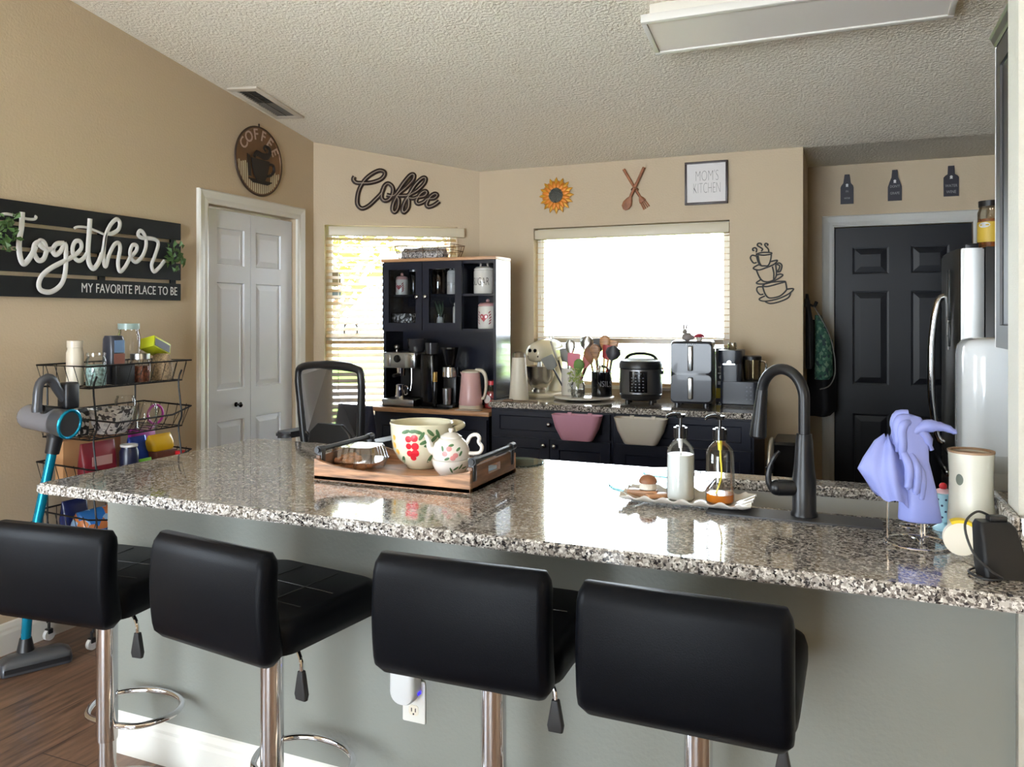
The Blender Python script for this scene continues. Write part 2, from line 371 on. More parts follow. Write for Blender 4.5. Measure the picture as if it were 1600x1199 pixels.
# black garage door (door_2)
d2 = struct(thing('door_2', None, None, (-.034, YR+.02, 0)))
mb = MB(); P = [(.105, .325), (.452, .672)]
panel_slab(mb, .795, 2.004, .04, [(a, b, z0, z1) for a, b in P for z0, z1 in ((.2, .775), (.965, 1.585), (1.695, 1.875))], (.012, .014, .05), (.002, .012, .005))
mb.build('leaf', BLACKD, d2, smooth=False, loc=(0, 0, .005))
mb = MB(); mb.box(-.1, .9, .104, .12, .001, 2.1); mb.build('leak_blocker', BLKM, d2, smooth=False)  # board added behind the leaf so no daylight shows through its gaps
mb = MB(); mb.ball((.73, -.055, .95), .028); mb.cyl((.73, 0, .95), (.73, -.05, .95), .012); mb.build('knob', BLKG, d2)
# windows
def window(name, x0, x1, z0, z1, loc, rz, zm):
    root = struct(thing(name, None, None, loc, rz)); fw = .045; mb = MB(); y0, y1 = .075, .115
    mb.box(x0, x0+fw, y0, y1, z0, z1); mb.box(x1-fw, x1, y0, y1, z0, z1); mb.box(x0+fw, x1-fw, y0, y1, z0, z0+fw); mb.box(x0+fw, x1-fw, y0, y1, z1-fw, z1); mb.box(x0+fw, x1-fw, y0-.015, y1, zm-.022, zm+.022)
    mb.build('frame', WHITE, root, smooth=False)
    mb = MB(); mb.box(x0+fw, x1-fw, .095, .098, z0+fw, zm-.022); mb.box(x0+fw, x1-fw, .095, .098, zm+.022, z1-fw); mb.build('pane', PANE, root, smooth=False)
    mb = MB(); mb.box(x0+.002, x1-.002, -.012, .075, z0, z0+.018); mb.build('sill', WHITE, root, smooth=False)
    return root
window('window_1', *W1, A2, ARZ, 1.285)
window('window_2', *W2, (0, YB, 0), 0, 1.268)
SLAT = translucent('blind_slat', (214, 192, 156), .2, .4)
def blind(label, x0, x1, z0, z1, loc, rz, val, tilt, n):
    root = thing('window_blind', label, 'blind', loc, rz, None)
    mb = MB(); mb.box(x0+val[0], x1+val[1], val[2], val[3], z1-.075, z1-.012, .006); mb.build('valance', mat('valance', (214, 203, 178), .4), root)
    mb = MB(); zs = z0+.06; st = (z1-.09-zs)/(n-1)
    for k in range(n):
        mb.box(x0+.008, x1-.008, .012, .058, zs+k*st-.0013, zs+k*st+.0013, rot=Matrix.Rotation(tilt, 4, 'X'))
    mb.build('slat_panel', SLAT, root, smooth=False)
    mb = MB(); mb.box(x0+.008, x1-.008, .012, .058, z0+.022, z0+.042, .004); mb.build('bottom_rail', SLAT, root)
    mb = MB()
    for fx in (.1, .5, .9):
        for y in (.011, .059): mb.cyl((x0+(x1-x0)*fx, y, z0+.03), (x0+(x1-x0)*fx, y, z1-.05), .0012, seg=5)
    mb.build('ladder_cord', CREAM, root)
    mb = MB(); cx = x0+.05 if val[1] <= 0 else x1-.05
    mb.cyl((cx, .004, z1-.06), (cx, .004, z1-.45), .0015, seg=6); mb.lathe([(0, 0), (.006, .004), (.007, .02), (.002, .035)], (cx, .004, z1-.48), 10); mb.build('pull_cord', CREAM, root)
blind('cream slatted blind on the angled window behind the coffee hutch', *W1, A2, ARZ, (.03, .045, -.045, -.004), R(27), 30)
blind('cream slatted blind on the bright back window above the appliances', *W2, (0, YB, 0), 0, (.003, -.003, .002, .062), R(3), 25)
# small stickers on the angled window pane
kp = (A2.dot(AN)-.09)/A2.dot(AN)
def on_pane(px, py):
    p = on_a(px, py); o = Vector((0, 0, CAM_H)); return o+(p-o)*kp
for lab, px, py, kind in (('small tan and teal octagon sticker on the angled window', 522, 436, 0), ('small pale rectangular sticker below the octagon on the angled window', 523, 462, 1), ('small grey arch shaped sticker low on the angled window', 548, 512, 2)):
    p = on_pane(px, py); mb = MB(); mb.M = UP
    if kind == 0: mb.prism([(.052*cos(R(22.5+45*k)), .055*sin(R(22.5+45*k))) for k in range(8)], 0, .001)
    if kind == 1: mb.prism(rrect(.085, .05, .008), 0, .001)
    if kind == 2: mb.prism([(.05*cos(pi*k/12), .045*sin(pi*k/12)) for k in range(13)]+[(.034*cos(pi-pi*k/12), .03*sin(pi-pi*k/12)) for k in range(13)], 0, .001); mb.box(-.052, -.034, -.045, -.012, 0, .001); mb.box(.034, .052, -.045, -.012, 0, .001)
    tag(mb.build('window_sticker', mat('sticker%d' % kind, ((120, 110, 84), (110, 130, 140), (110, 110, 112))[kind], .6), loc=p, rot=(0, 0, ARZ), smooth=False), lab, 'sticker')
# outdoors
mb = MB(); mb.box(-5, 4.5, -8, -3.33, 2.5, 2.6); mb.box(-5, -3.5, -8, -3.33, -.3, 2.5); struct(mb.build('sky_block_rear', WHITE, smooth=False))  # unseen cover added to cut sky light through the rear opening
mb = MB(); mb.box(2.81, 4.2, -3, 2.2, 2.52, 2.6); mb.box(4.2, 4.3, -3.3, 3, -.3, 2.6); struct(mb.build('sky_block_living', WALL, smooth=False))  # unseen eave and screen, added to hold sky light off the living opening
LAWN = mat('lawn', (128, 160, 62), .9, var=.3, vscale=3)
mb = MB(); mb.box(-30, 30, 5.3, 40, -.35, -.3); struct(mb.build('ground', LAWN, smooth=False))
mb = MB(); mb.box(-30, 30, 5.3, 8.2, -.3, -.26); struct(mb.build('bounce_slab', mat('bounce_pale', (206, 200, 188), .9), smooth=False))  # unseen pale slab, added to bounce sunlight up onto the ceiling
mb = MB(); mb.box(-30, 30, 13, 17, -.3, -.29); struct(mb.build('road', mat('road', (220, 216, 208), .9), smooth=False))
def tree(label, x, y, h, r, n, c, low=.35):
    root = thing('tree', label, 'tree', (x, y, -.3), 0); rng = random.Random(int(x*10+y))
    mb = MB(); mb.cyl((0, 0, 0), (0, 0, h*.6), .12, .06, 10)
    for k in range(5):
        a = k*1.3; mb.cyl((0, 0, h*(.3+.05*k)), (r*.6*cos(a), r*.6*sin(a), h*(.55+.07*k)), .05, .02, 6)
    mb.build('trunk', WOODB, root)
    mb = MB()
    for k in range(n):
        while True:
            p = Vector((rng.uniform(-1, 1), rng.uniform(-1, 1), rng.uniform(-1, 1)))
            if p.length < 1: break
        c0 = Vector((p.x*r, p.y*r, h*(low+(1-low)*(p.z+1)/2))); u, v = frame2((rng.uniform(-1, 1), rng.uniform(-1, 1), rng.uniform(-.2, 1))); s_ = rng.uniform(.06, .13)
        mb.quad([c0-u*s_, c0-v*s_*.5, c0+u*s_, c0+v*s_*.5])
    mb.build('foliage', translucent('leaf'+str(c), c, .4), root, smooth=False, recalc=False)
tree('leafy yellow green tree outside behind the angled window', -6.9, 9.6, 4.6, 1.2, 850, (112, 108, 44), .38)
tree('smaller pale green tree outside, right of the leafy one', -5.6, 11.4, 4.6, .75, 420, (100, 110, 50), .45)
# ---------------------------------------------------------------- peninsula
CT = .915
def slab(name, xs, ys, holes, z0, z1, m, label, cat, bev=.005):
    mb = MB(); V = {}
    for x in xs:
        for y in ys: V[x, y] = mb.v((x, y, z1))
    fs = []
    for x0, x1 in zip(xs, xs[1:]):
        for y0, y1 in zip(ys, ys[1:]):
            if not any(h[0] < (x0+x1)/2 < h[1] and h[2] < (y0+y1)/2 < h[3] for h in holes): fs.append(mb.face([V[x0, y0], V[x1, y0], V[x1, y1], V[x0, y1]]))
    bmesh.ops.delete(mb.bm, geom=[v for v in mb.bm.verts if not v.link_faces], context='VERTS')
    r = bmesh.ops.extrude_face_region(mb.bm, geom=fs); bmesh.ops.translate(mb.bm, verts=[g for g in r['geom'] if isinstance(g, bmesh.types.BMVert)], vec=(0, 0, z0-z1))
    bmesh.ops.recalc_face_normals(mb.bm, faces=mb.bm.faces[:])
    es = [e for e in mb.bm.edges if len(e.link_faces) == 2 and e.calc_face_angle(0) > 1.2 and abs(e.verts[0].co.z-e.verts[1].co.z) < 1e-6]
    bmesh.ops.bevel(mb.bm, geom=es, offset=bev, segments=3, affect='EDGES')
    return tag(mb.build(name, m), label, cat)
SK = (-.36, .27, 2.20, 2.54)
pen = slab('countertop', [-2.25, SK[0], SK[1], .333, 1.2], [1.67, 1.888, 2.002, SK[2], SK[3], 2.64], [SK, (.333, 1.3, 1.888, 2.002)], .883, CT, GRAN, 'long speckled granite peninsula countertop with the sink cut into it', 'countertop')
mb = MB(); mb.box(.318, .333, 1.862, 2.62, CT+.0005, 1.017, .003); mb.box(.3335, 1.2, 1.862, 1.888, CT+.0005, 1.017, .003)
tag(mb.build('backsplash', GRAN), 'short granite backsplash strip against the end of the wall, behind the black adapter', 'backsplash')
# base cabinet on the kitchen side
cb = thing('sink_cabinet', 'dark cabinet under the kitchen side of the granite peninsula', 'cabinet', (0, 0, 0))
mb = MB(); mb.box(-2.236, -.45, 2.022, 2.58, .1, .882); mb.box(-.45, .33, 2.022, 2.58, .1, .55); mb.box(-2.2, .3, 2.05, 2.52, 0, .1); mb.build('body', NAVY, cb, smooth=False)
for k in range(4):
    mb = MB(); panel_slab(mb, .54, .74, .02, [(.06, .48, .06, .68)], (.004, .006, .01), (.006, .008, .008)); mb.build('door', NAVY, cb, smooth=False, loc=(-1.66+.56*k, 2.602, .12), rot=(0, 0, pi))
# sink
sk = thing('sink', 'grey undermount sink set in the granite beside the tall black faucet', 'sink', (0, 0, 0))
x0, x1, y0, y1 = SK[0]-.004, SK[1]+.004, SK[2]-.004, SK[3]+.004; mb = MB()
rr = lambda i, z, r: [(p[0], p[1], z) for p in rrect(x1-x0-2*i, y1-y0-2*i, r, 4, (x0+x1)/2, (y0+y1)/2)]
mb.loft([rr(-.02, .8825, .03), rr(0, .8825, .03), rr(.004, .70, .04), rr(.04, .675, .05)], cap=False)
mb.face([mb.v(p) for p in rr(.04, .675, .05)]); bmesh.ops.remove_doubles(mb.bm, verts=mb.bm.verts[:], dist=1e-5)
mb.build('basin', mat('sink_grey', (168, 168, 164), .4), sk)
mb = MB(); mb.lathe([(0, .677), (.03, .677), (.042, .68), (.045, .676)], (-.05, 2.37, 0), 20); mb.build('drain', CHROME, sk)
mb = MB(); mb.prism(rrect(.415, .098, .012, 4, -.113, 2.114), CT+.0003, CT+.0045, .001)
tag(mb.build('faucet_mat', mat('silicone_mat', (42, 42, 46), .42)), 'flat black splash mat lying along the sink edge under the faucet', 'mat')
# faucet
fz = CT+.0048
fa = thing('faucet', 'tall matte black gooseneck faucet with side lever on the peninsula', 'faucet', (-.085, 2.127, fz))
FB = mat('faucet_black', (12, 13, 17), .36, spec=.35)
mb = MB(); mb.lathe([(0, 0), (.033, 0), (.033, .006), (.029, .012), (.0285, .09), (.024, .13), (.0205, .19), (.0185, .2), (.0185, .205), (0, .205)], seg=28); mb.build('body', FB, fa)
dx, dy = cos(R(140)), sin(R(140)); rad = .072; mb = MB(); zc = .292
arc = [(0, 0, .2), (0, 0, .25)]+[(dx*rad*(1-cos(a)), dy*rad*(1-cos(a)), zc+rad*sin(a)) for a in [pi*k/18 for k in range(0, 18)]]
mb.tube(arc, .014, 16); mb.build('spout', FB, fa)
a = pi*17/18; px_, pz_ = rad*(1-cos(a)), zc+rad*sin(a); tx, tz = sin(a)*1, cos(a)
mb = MB(); h0 = Vector((dx*px_, dy*px_, pz_)); d_ = Vector((dx*.12, dy*.12, -1)).normalized()
mb.cyl(h0, h0+d_*.03, .0145, .016); mb.cyl(h0+d_*.03, h0+d_*.06, .016, .018); mb.cyl(h0+d_*.06, h0+d_*.125, .018, .0225); mb.cyl(h0+d_*.125, h0+d_*.13, .0225, .02)
mb.build('spray_head', FB, fa)
mb = MB(); mb.cyl((0, 0, .068), (-.062, -.015, .068), .019, .021); mb.ball((-.064, -.016, .068), .02); mb.build('lever_hub', FB, fa)
mb = MB(); mb.tube([(-.075, -.018, .06), (-.084, -.02, .085), (-.082, -.02, .115), (-.07, -.018, .145), (-.058, -.016, .16)], [.008, .0075, .0065, .0055, .004], 10, smooth=5); mb.build('lever', FB, fa)
# wavy tray + soap bottles + brush
wt = thing('soap_tray', 'white wavy rimmed ceramic tray under the two soap bottles', 'tray', (-.382, 2.158, CT+.006))
mb = MB(); nx = 49; ny = 17; G = []
for i in range(nx):
    row = []
    for j in range(ny):
        x, y = -.172+.344*i/(nx-1), -.078+.156*j/(ny-1); e = max(abs(x)/.172, abs(y)/.078)
        lift = max(0, (max((abs(x)-.118)/.054, (abs(y)-.05)/.028)))**1.3
        wv = cos(y/.156*2*pi*3.5) if abs(x)-.118 > abs(y)-.05 else cos(x/.344*2*pi*7)
        row.append((x, y, .002+lift*(.017+.005*wv)))
    G.append(row)
top = [[mb.v(p) for p in r] for r in G]; bot = [[mb.v((p[0], p[1], p[2]-.004+.0022)) for p in r] for r in G]
for i in range(nx-1):
    for j in range(ny-1):
        mb.face([top[i][j], top[i+1][j], top[i+1][j+1], top[i][j+1]]); mb.face([bot[i][j], bot[i][j+1], bot[i+1][j+1], bot[i+1][j]])
for i in range(nx-1): mb.face([top[i][0], bot[i][0], bot[i+1][0], top[i+1][0]]); mb.face([top[i][-1], top[i+1][-1], bot[i+1][-1], bot[i][-1]])
for j in range(ny-1): mb.face([top[0][j], top[0][j+1], bot[0][j+1], bot[0][j]]); mb.face([top[-1][j], bot[-1][j], bot[-1][j+1], top[-1][j+1]])
mb.build('dish', CERA, wt, ang=1.2)
def soap(label, x, y, liquid, lm, rot, tube_m):
    r = thing('soap_dispenser', label, 'soap bottle', (x, y, CT+.0085), rot, 'soap bottles on the wavy tray'); R0 = .0375
    mb = MB(); mb.lathe([(0, 0), (R0-.004, 0), (R0, .004), (R0, .125), (R0*.93, .14), (R0*.62, .155), (.016, .162), (.0155, .17)], seg=32); mb.build('bottle', GLASS, r)
    mb = MB(); q = R0-.0022; mb.lathe([(0, .003), (q-.003, .003), (q, .006), (q, min(liquid, .125)), (0, min(liquid, .125))], seg=32); mb.build('liquid', lm, r)
    mb = MB(); mb.cyl((0, 0, .168), (0, 0, .196), .019, .0185); mb.cyl((0, 0, .196), (0, 0, .2), .012); mb.cyl((0, 0, .2), (0, 0, .222), .005); mb.build('collar', BLKG, r)
    mb = MB(); mb.cyl((0, 0, .222), (0, 0, .232), .011, .013); mb.tube([(0, 0, .229), (-.02, 0, .231), (-.036, 0, .227), (-.04, 0, .221)], [.006, .005, .004, .0035], 10, smooth=3); mb.build('pump', BLKG, r)
    mb = MB(); mb.tube([(0, 0, .168), (.002, 0, .12), (.004, 0, .07), (-.012, 0, .02)], .0028, 8, smooth=5)
    mb.cyl((0, 0, .168), (0, 0, .14), .007, .005); mb.build('dip_tube', tube_m, r)
soap('clear soap bottle full of milky white liquid, nearer the brush', -.402, 2.166, .124, mat('white_soap', (222, 228, 224), .3), .5, PAPER)
soap('clear soap bottle with a little amber liquid at the bottom', -.298, 2.17, .025, mat('amber_soap', (196, 110, 10), .1), .5, mat('yellow_tube', (214, 200, 60), .3))
br = thing('dish_brush', 'round wooden dish brush with white bristles on the wavy tray', 'brush', (-.492, 2.17, CT+.030), .3)
mb = MB(); mb.ball((0, 0, .020), .025, rz=.75, a=0, b=pi/2+.2); mb.build('handle', WOODB, br)
mb = MB(); mb.lathe([(0, 0), (.024, 0), (.022, .018), (0, .018)], seg=40); mb.build('bristles', mat('bristle', (236, 230, 216), .8, bump=1, bscale=700, stretch=(1, 1, .02)), br)
mb = MB(); mb.box(-.052, .03, -.018, .018, 0, .017, .004); mb.box(.0, .06, -.03, .0, 0, .012, .003, rot=Matrix.Rotation(.5, 4, 'Z'))
tag(mb.build('scraper', WOODT, loc=(-.495, 2.165, CT+.0105), rot=(0, 0, .12)), 'small wooden scraper block lying under the round dish brush', 'scraper')
TG = glass('teal_glass', (196, 232, 236), .3, .03)
for lab, x, y, r_ in (('round clear glass trivet lying just behind the round dish brush', -.535, 2.345, .112), ('round clear glass trivet lying farthest back, behind the white soap bottle', -.512, 2.555, .08), ('round teal glass trivet lying behind the right end of the wooden tray', -1.03, 2.545, .085)):
    mb = MB(); mb.lathe([(0, 0), (r_, 0), (r_+.002, .002), (r_, .004), (0, .004)], seg=48); tag(mb.build('glass_trivet', TG, loc=(x, y, CT+.0005)), lab, 'trivet', 'glass trivets on the peninsula')
# wooden serving tray
tr = thing('serving_tray', 'wooden serving tray with black bar handles on the granite peninsula', 'tray', (-1.242, 2.212, CT+.0005)); W, D = .268, .172
mb = MB(); mb.box(-W, W, -D, D, .0, .012); mb.build('base', WOODT, tr, smooth=False)
for s_ in (-1, 1):
    mb = MB(); pts = [(-W, .0)]+[(W*(2*k/20-1), .0) for k in range(1, 21)]
    topc = [(W*(2*k/20-1), .036+.028*abs(2*k/20-1)**3) for k in range(21)]
    mb.M = Matrix.Translation((0, s_*D-(.012 if s_ > 0 else 0)+.012, 0)) @ UP; mb.prism([(-W, 0), (W, 0)]+topc[::-1], 0, .012, .0015); mb.build('long_side', WOODT, tr)
for s_ in (-1, 1):
    mb = MB(); X = s_*(W-.006)
    out = [(-D+.012, 0), (D-.012, 0), (D-.012, .07), (-D+.012, .07)]
    def strip(a0, a1, z0, z1): mb.box(X-.006, X+.006, a0, a1, z0, z1)
    strip(-D+.0125, D-.0125, 0, .034); strip(-D+.0125, -.045, .034, .072); strip(.045, D-.0125, .034, .072); strip(-.045, .045, .058, .072)
    mb.build('handle_side', mat('side_wood', (104, 76, 58), .45, var=.2, vscale=9, stretch=(9, 1, 9)), tr, smooth=False)
    mb = MB(); xo = X+s_*.004
    mb.cyl((xo, -D+.01, .088), (xo, D-.01, .088), .0085, seg=14)
    for y in (-D+.03, D-.03):
        mb.box(X-.009, X+.009, y-.011, y+.011, .03, .09, .003); mb.cyl((xo, y-.014, .088), (xo, y+.014, .088), .0125, seg=14)
    mb.build('handle', BLK, tr)
TZ = CT+.0128
# floral bowl
bo = thing('mixing_bowl', 'large cream bowl painted with red and yellow fruit on the wooden tray', 'bowl', (-1.268, 2.288, TZ))
mb = MB(); prof = [(0, .002), (.045, 0), (.05, .004), (.052, .01), (.075, .03), (.092, .06), (.099, .1), (.1015, .14), (.104, .146), (.1025, .149), (.098, .146), (.095, .1), (.088, .06), (.07, .032), (.045, .016), (0, .014)]
mb.lathe(prof, seg=40); mb.build('body', mat('bowl_cream', (226, 222, 196), .2, coat=.3), bo)
mb = MB(); mb.tube([(.06, .078, .135), (.075, .105, .137), (.1, .1, .13), (.09, .06, .12)], [.011, .01, .01, .01], 10, smooth=4); mb.build('handle', mat('bowl_cream', (0, 0, 0)), bo)
mb = MB(); mb.loft([[(-.098, -.012, .148), (-.098, .012, .148), (-.09, .008, .125), (-.09, -.008, .125)], [(-.116, -.006, .15), (-.116, .006, .15), (-.104, .004, .138), (-.104, -.004, .138)]]); mb.build('spout', mat('bowl_cream', (0, 0, 0)), bo)
def prof_r(prof, z):
    for (r0, z0), (r1, z1) in zip(prof, prof[1:]):
        if z0 <= z <= z1 and z1 > z0: return r0+(r1-r0)*(z-z0)/(z1-z0)
    return prof[0][0]
def decal(mb, prof, ang, z, w_, h_, roll=0, n=10, lift=.0008):
    c = []
    for k in range(n):
        t = 2*pi*k/n; a, b = w_*cos(t), h_*sin(t); a, b = a*cos(roll)-b*sin(roll), a*sin(roll)+b*cos(roll)
        r = prof_r(prof, z+b)+lift; th = ang+a/r; c.append((r*cos(th), r*sin(th), z+b))
    r = prof_r(prof, z)+lift*1.6; m_ = mb.v((r*cos(ang), r*sin(ang), z)); vs = [mb.v(p) for p in c]
    for k in range(n): mb.face([m_, vs[k], vs[(k+1) % n]])
outer = prof[:9]; cen = R(-62)
mb = MB()
for da, z, s_ in ((-.22, .105, .011), (-.02, .108, .012), (.0, .082, .0125), (-.22, .082, .01), (-.2, .058, .011), (.0, .06, .0125), (-.1, .044, .01)): decal(mb, outer, cen-.2+da, z, s_, s_)
mb.build('painted_apples', mat('apple_red', (206, 36, 52), .3), bo, smooth=False)
mb = MB()
for da, z, s_ in ((.78, .075, .012), (.95, .085, .011), (.88, .055, .012), (.7, .055, .009), (-.85, .105, .009), (-.9, .08, .01), (-.75, .06, .009), (1.05, .065, .01)): decal(mb, outer, cen-.2+da, z, s_, s_)
mb.build('painted_pears', mat('pear_yellow', (224, 172, 70), .3), bo, smooth=False)
mb = MB()
for da, z, ro in ((.22, .115, 1), (.3, .095, .4), (.5, .125, 2.4), (.62, .105, .7), (.45, .085, .2), (.55, .04, 1.2), (-.3, .128, .3), (-.05, .13, .1), (.1, .128, -.3), (-.6, .035, .9), (.75, .12, 2)): decal(mb, outer, cen-.2+da, z, .016, .006, ro)
mb.build('painted_leaves', mat('paint_green', (70, 104, 66), .4), bo, smooth=False)
# tea-for-one
tp = thing('teapot', 'small white teapot with pink roses stacked on its cup, right of the painted bowl', 'teapot', (-1.118, 2.205, TZ), R(12))
pc = [(0, .002), (.036, 0), (.038, .005), (.05, .018), (.058, .035), (.06, .05), (.056, .052), (0, .052)]
mb = MB(); mb.lathe(pc, seg=32); mb.build('cup', CERA, tp)
pp = [(0, .0525), (.054, .0525), (.0575, .058), (.0575, .08), (.05, .102), (.036, .114), (.03, .117), (.03, .114), (0, .114)]
mb = MB(); mb.lathe(pp, seg=32); mb.build('pot', CERA, tp)
mb = MB(); mb.lathe([(0, .116), (.034, .1165), (.033, .121), (.02, .13), (.006, .134), (.009, .14), (.008, .145), (0, .147)], seg=24); mb.build('lid', CERA, tp)
mb = MB(); mb.tube([(-.05, 0, .07), (-.066, 0, .082), (-.072, 0, .105), (-.082, 0, .122)], [.014, .011, .008, .006], 12, smooth=4); mb.build('spout', CERA, tp)
mb = MB(); mb.tube([(.05, 0, .1), (.062, 0, .122), (.08, 0, .128), (.09, 0, .118), (.088, 0, .105), (.098, 0, .09), (.092, 0, .074), (.075, 0, .07), (.055, 0, .07)], .006, 10, smooth=4); mb.build('handle', CERA, tp)
mb = MB(); mb.tube([(.055, 0, .04), (.072, 0, .045), (.08, 0, .034), (.07, 0, .02), (.05, 0, .02)], .005, 10, smooth=4); mb.build('cup_handle', CERA, tp)
mb = MB()
for an, z in ((-82, .09), (-62, .07), (-95, .075), (-70, .062)): decal(mb, pp[:7], R(an), z, .009, .008)
mb.build('painted_roses', mat('rose', (214, 140, 140), .3), tp, smooth=False)
mb = MB()
for an, z, ro in ((-52, .088, .6), (-104, .09, 2), (-45, .075, 1), (-75, .1, .2), (-88, .06, .4)): decal(mb, pp[:7], R(an), z, .009, .004, ro)
for an, z, ro in ((-60, .03, .6), (-75, .025, 2), (-45, .035, 1), (-30, .03, .2)): decal(mb, pc[:6], R(an), z, .01, .003, ro)
mb.build('painted_leaves', mat('paint_green', (0, 0, 0)), tp, smooth=False)
# bakery clamshell with ring cookies
cl = thing('bakery_box', 'clear ridged plastic bakery box of ring cookies at the left of the wooden tray', 'food box', (-1.445, 2.19, TZ), .1)
mb = MB()
def rib_ring(w_, h_, z, amp, n=96):
    o = []
    for k in range(n):
        t = 2*pi*k/n; e = (abs(cos(t))**6+abs(sin(t))**6)**(-1/6); q = 1+amp*(1 if k % 4 < 2 else -1); o.append((w_/2*e*cos(t)*q, h_/2*e*sin(t)*q, z))
    return o
mb.loft([rib_ring(.17, .15, .03, 0), rib_ring(.168, .148, .034, .0), rib_ring(.16, .14, .04, .012), rib_ring(.142, .122, .072, .015), rib_ring(.135, .115, .076, 0)]); mb.build('lid', glass('box_plastic', (246, 244, 244), .5, .1), cl, ang=.5)
mb = MB(); mb.loft([rib_ring(.14, .12, .0005, 0), rib_ring(.165, .145, .03, 0)], cap=False); mb.build('base', glass('box_plastic'), cl)
CK = mat('cookie', (176, 116, 70), .7, var=.25, vscale=60)
mb = MB(); mb.tube([(.013*cos(2*pi*k/12), .013*sin(2*pi*k/12), .009) for k in range(12)], .0088, 8, closed=True); ck = mb.build('ring_cookie', CK)
tag(ck, 'brown ring cookie inside the clear bakery box on the wooden tray', 'cookie', 'ring cookies in the bakery box')
spots = [(-1.50+.043*i, 2.15+.04*j, TZ+.003+.019*k) for k in range(2) for i in range(3) for j in range(3)]
for i, (x, y, z) in enumerate(spots[:14]):
    o = ck if i == 0 else ck.copy()
    if i: COL.objects.link(o)
    o.location = (x, y, z)
mb = MB(); mb.box(-.05, .05, -.035, .035, 0, .012, .004); tag(mb.build('snack_packet', mat('packet_blue', (150, 178, 206), .35), loc=(-1.045, 2.31, TZ+.0005), rot=(0, 0, .5)), 'pale blue packet in the wooden tray behind the teapot', 'packet')
# ---------------------------------------------------------------- right end of the peninsula
gs = thing('drying_stand', 'small chrome wire stand holding the two lavender gloves', 'stand', (.158, 1.972, CT+.0032))
mb = MB(); mb.tube([(.066*cos(2*pi*k/32), .066*sin(2*pi*k/32), 0) for k in range(32)], .0028, 8, closed=True); mb.build('base_ring', CHROME, gs)
p1, p2, p3 = Vector((-.06, .012, 0)), Vector((.006, -.01, 0)), Vector((.013, .004, 0))
for p, h_ in ((p1, .2), (p2, .255), (p3, .22)):
    mb = MB(); mb.cyl(p, p+Vector((0, 0, h_)), .0024, seg=8); mb.build('post', CHROME, gs)
mb = MB(); mb.tube([p2, (0, .03, 0), (-.02, .063, 0)], .0024, 8); mb.tube([p2, p3], .0024, 8); mb.build('cross_wire', CHROME, gs)
GL = translucent('lavender_rubber', (130, 139, 198), .08, .45)
g = thing('rubber_glove', 'lavender rubber glove on the left post with its cuff flared open', 'glove', (.158, 1.972, CT))
mb = MB(); rings = []
K = 48
def star(cx, cz, w0, w1, d, ph, z, tilt=0):
    o = []
    for k in range(K):
        t = 2*pi*k/K; f = 1+.16*cos(5*t+ph)+.07*cos(9*t+1.3*ph); x = (w1 if cos(t) > 0 else w0)*cos(t)*f; o.append((cx+x, d*sin(t)*f, z+tilt*x/.06+.006*cos(5*t+ph)))
    return o
mb.loft([star(-.062, 0, .006, .006, .004, 0, .236), star(-.062, 0, .026, .018, .016, .3, .22), star(-.06, 0, .048, .032, .026, .5, .195, .014), star(-.058, 0, .06, .038, .032, .6, .165, .006), star(-.052, 0, .052, .042, .034, .8, .13, -.008), star(-.045, 0, .042, .045, .032, 1, .095, -.016), star(-.045, 0, .035, .04, .026, 1, .1, -.016), star(-.05, 0, .035, .03, .02, .8, .14)], cap=True)
for (x, y, a, b, r_) in ((-.022, -.03, .205, .125, .0095), (-.006, -.026, .2, .115, .0095), (.004, -.018, .185, .1, .009), (-.012, -.012, .15, .085, .008)):
    mb.tube([(x-.01, y+.01, a), (x, y, a-.02), (x+.003, y-.002, (a+b)/2), (x+.001, y, b+.01), (x, y, b)], [r_*.9, r_, r_, r_*.9, r_*.4], 12, smooth=3)
mb.build('glove', GL, g, ang=1.5)
g = thing('rubber_glove', 'lavender rubber glove on the tall post, cuff hanging down and thumb sticking out', 'glove', (.150, 1.972, CT))
mb = MB()
def ell(cx, cy, z, a, b, ph=0, f=.1):
    return [(cx+a*cos(2*pi*k/K)*(1+f*cos(4*2*pi*k/K+ph)), cy+b*sin(2*pi*k/K)*(1+f*cos(3*2*pi*k/K)), z) for k in range(K)]
mb.loft([ell(.012, 0, .052, .040, .026, .2, .06), ell(.012, 0, .056, .0415, .028, .2, .06), ell(.008, 0, .12, .034, .024, .6), ell(.0, 0, .185, .028, .02, 1), ell(-.004, 0, .23, .03, .022, 1), ell(-.006, .0, .262, .03, .02, 1), ell(-.012, 0, .282, .024, .016, 1), ell(-.02, 0, .289, .01, .008)])
mb.tube([(.0, 0, .25), (.02, 0, .262), (.045, 0, .264), (.065, 0, .26), (.078, 0, .254), (.084, 0, .25)], [.02, .02, .015, .012, .009, .004], 14, smooth=3, flat=.7)
mb.tube([(.0, .004, .262), (.022, .004, .24), (.036, .004, .21)], [.022, .02, .008], 12, smooth=3, flat=.6)
for (x, y, a, b, r_) in ((-.034, -.016, .272, .205, .010), (-.038, -.004, .28, .22, .010), (-.026, -.022, .262, .19, .0095), (-.03, .01, .275, .225, .009)):
    mb.tube([(-.012, y*.5, a+.008), (x*.8, y, a+.006), (x, y, a-.012), (x+.002, y-.002, (a+b)/2), (x, y, b)], [r_, r_*1.1, r_*1.1, r_, r_*.5], 12, smooth=3)
mb.build('glove', GL, g, ang=1.5)
mb = MB(); mb.tube([(.02*cos(2*pi*k/20), .02*sin(2*pi*k/20), .003) for k in range(20)], .0025, 8, closed=True); mb.tube([(.03+.014*cos(2*pi*k/20), .004+.014*sin(2*pi*k/20), .006) for k in range(20)], .0022, 8, closed=True)
tag(mb.build('metal_ring', CHROME, loc=(.15, 2.12, CT)), 'small linked chrome rings lying behind the glove stand', 'ring')
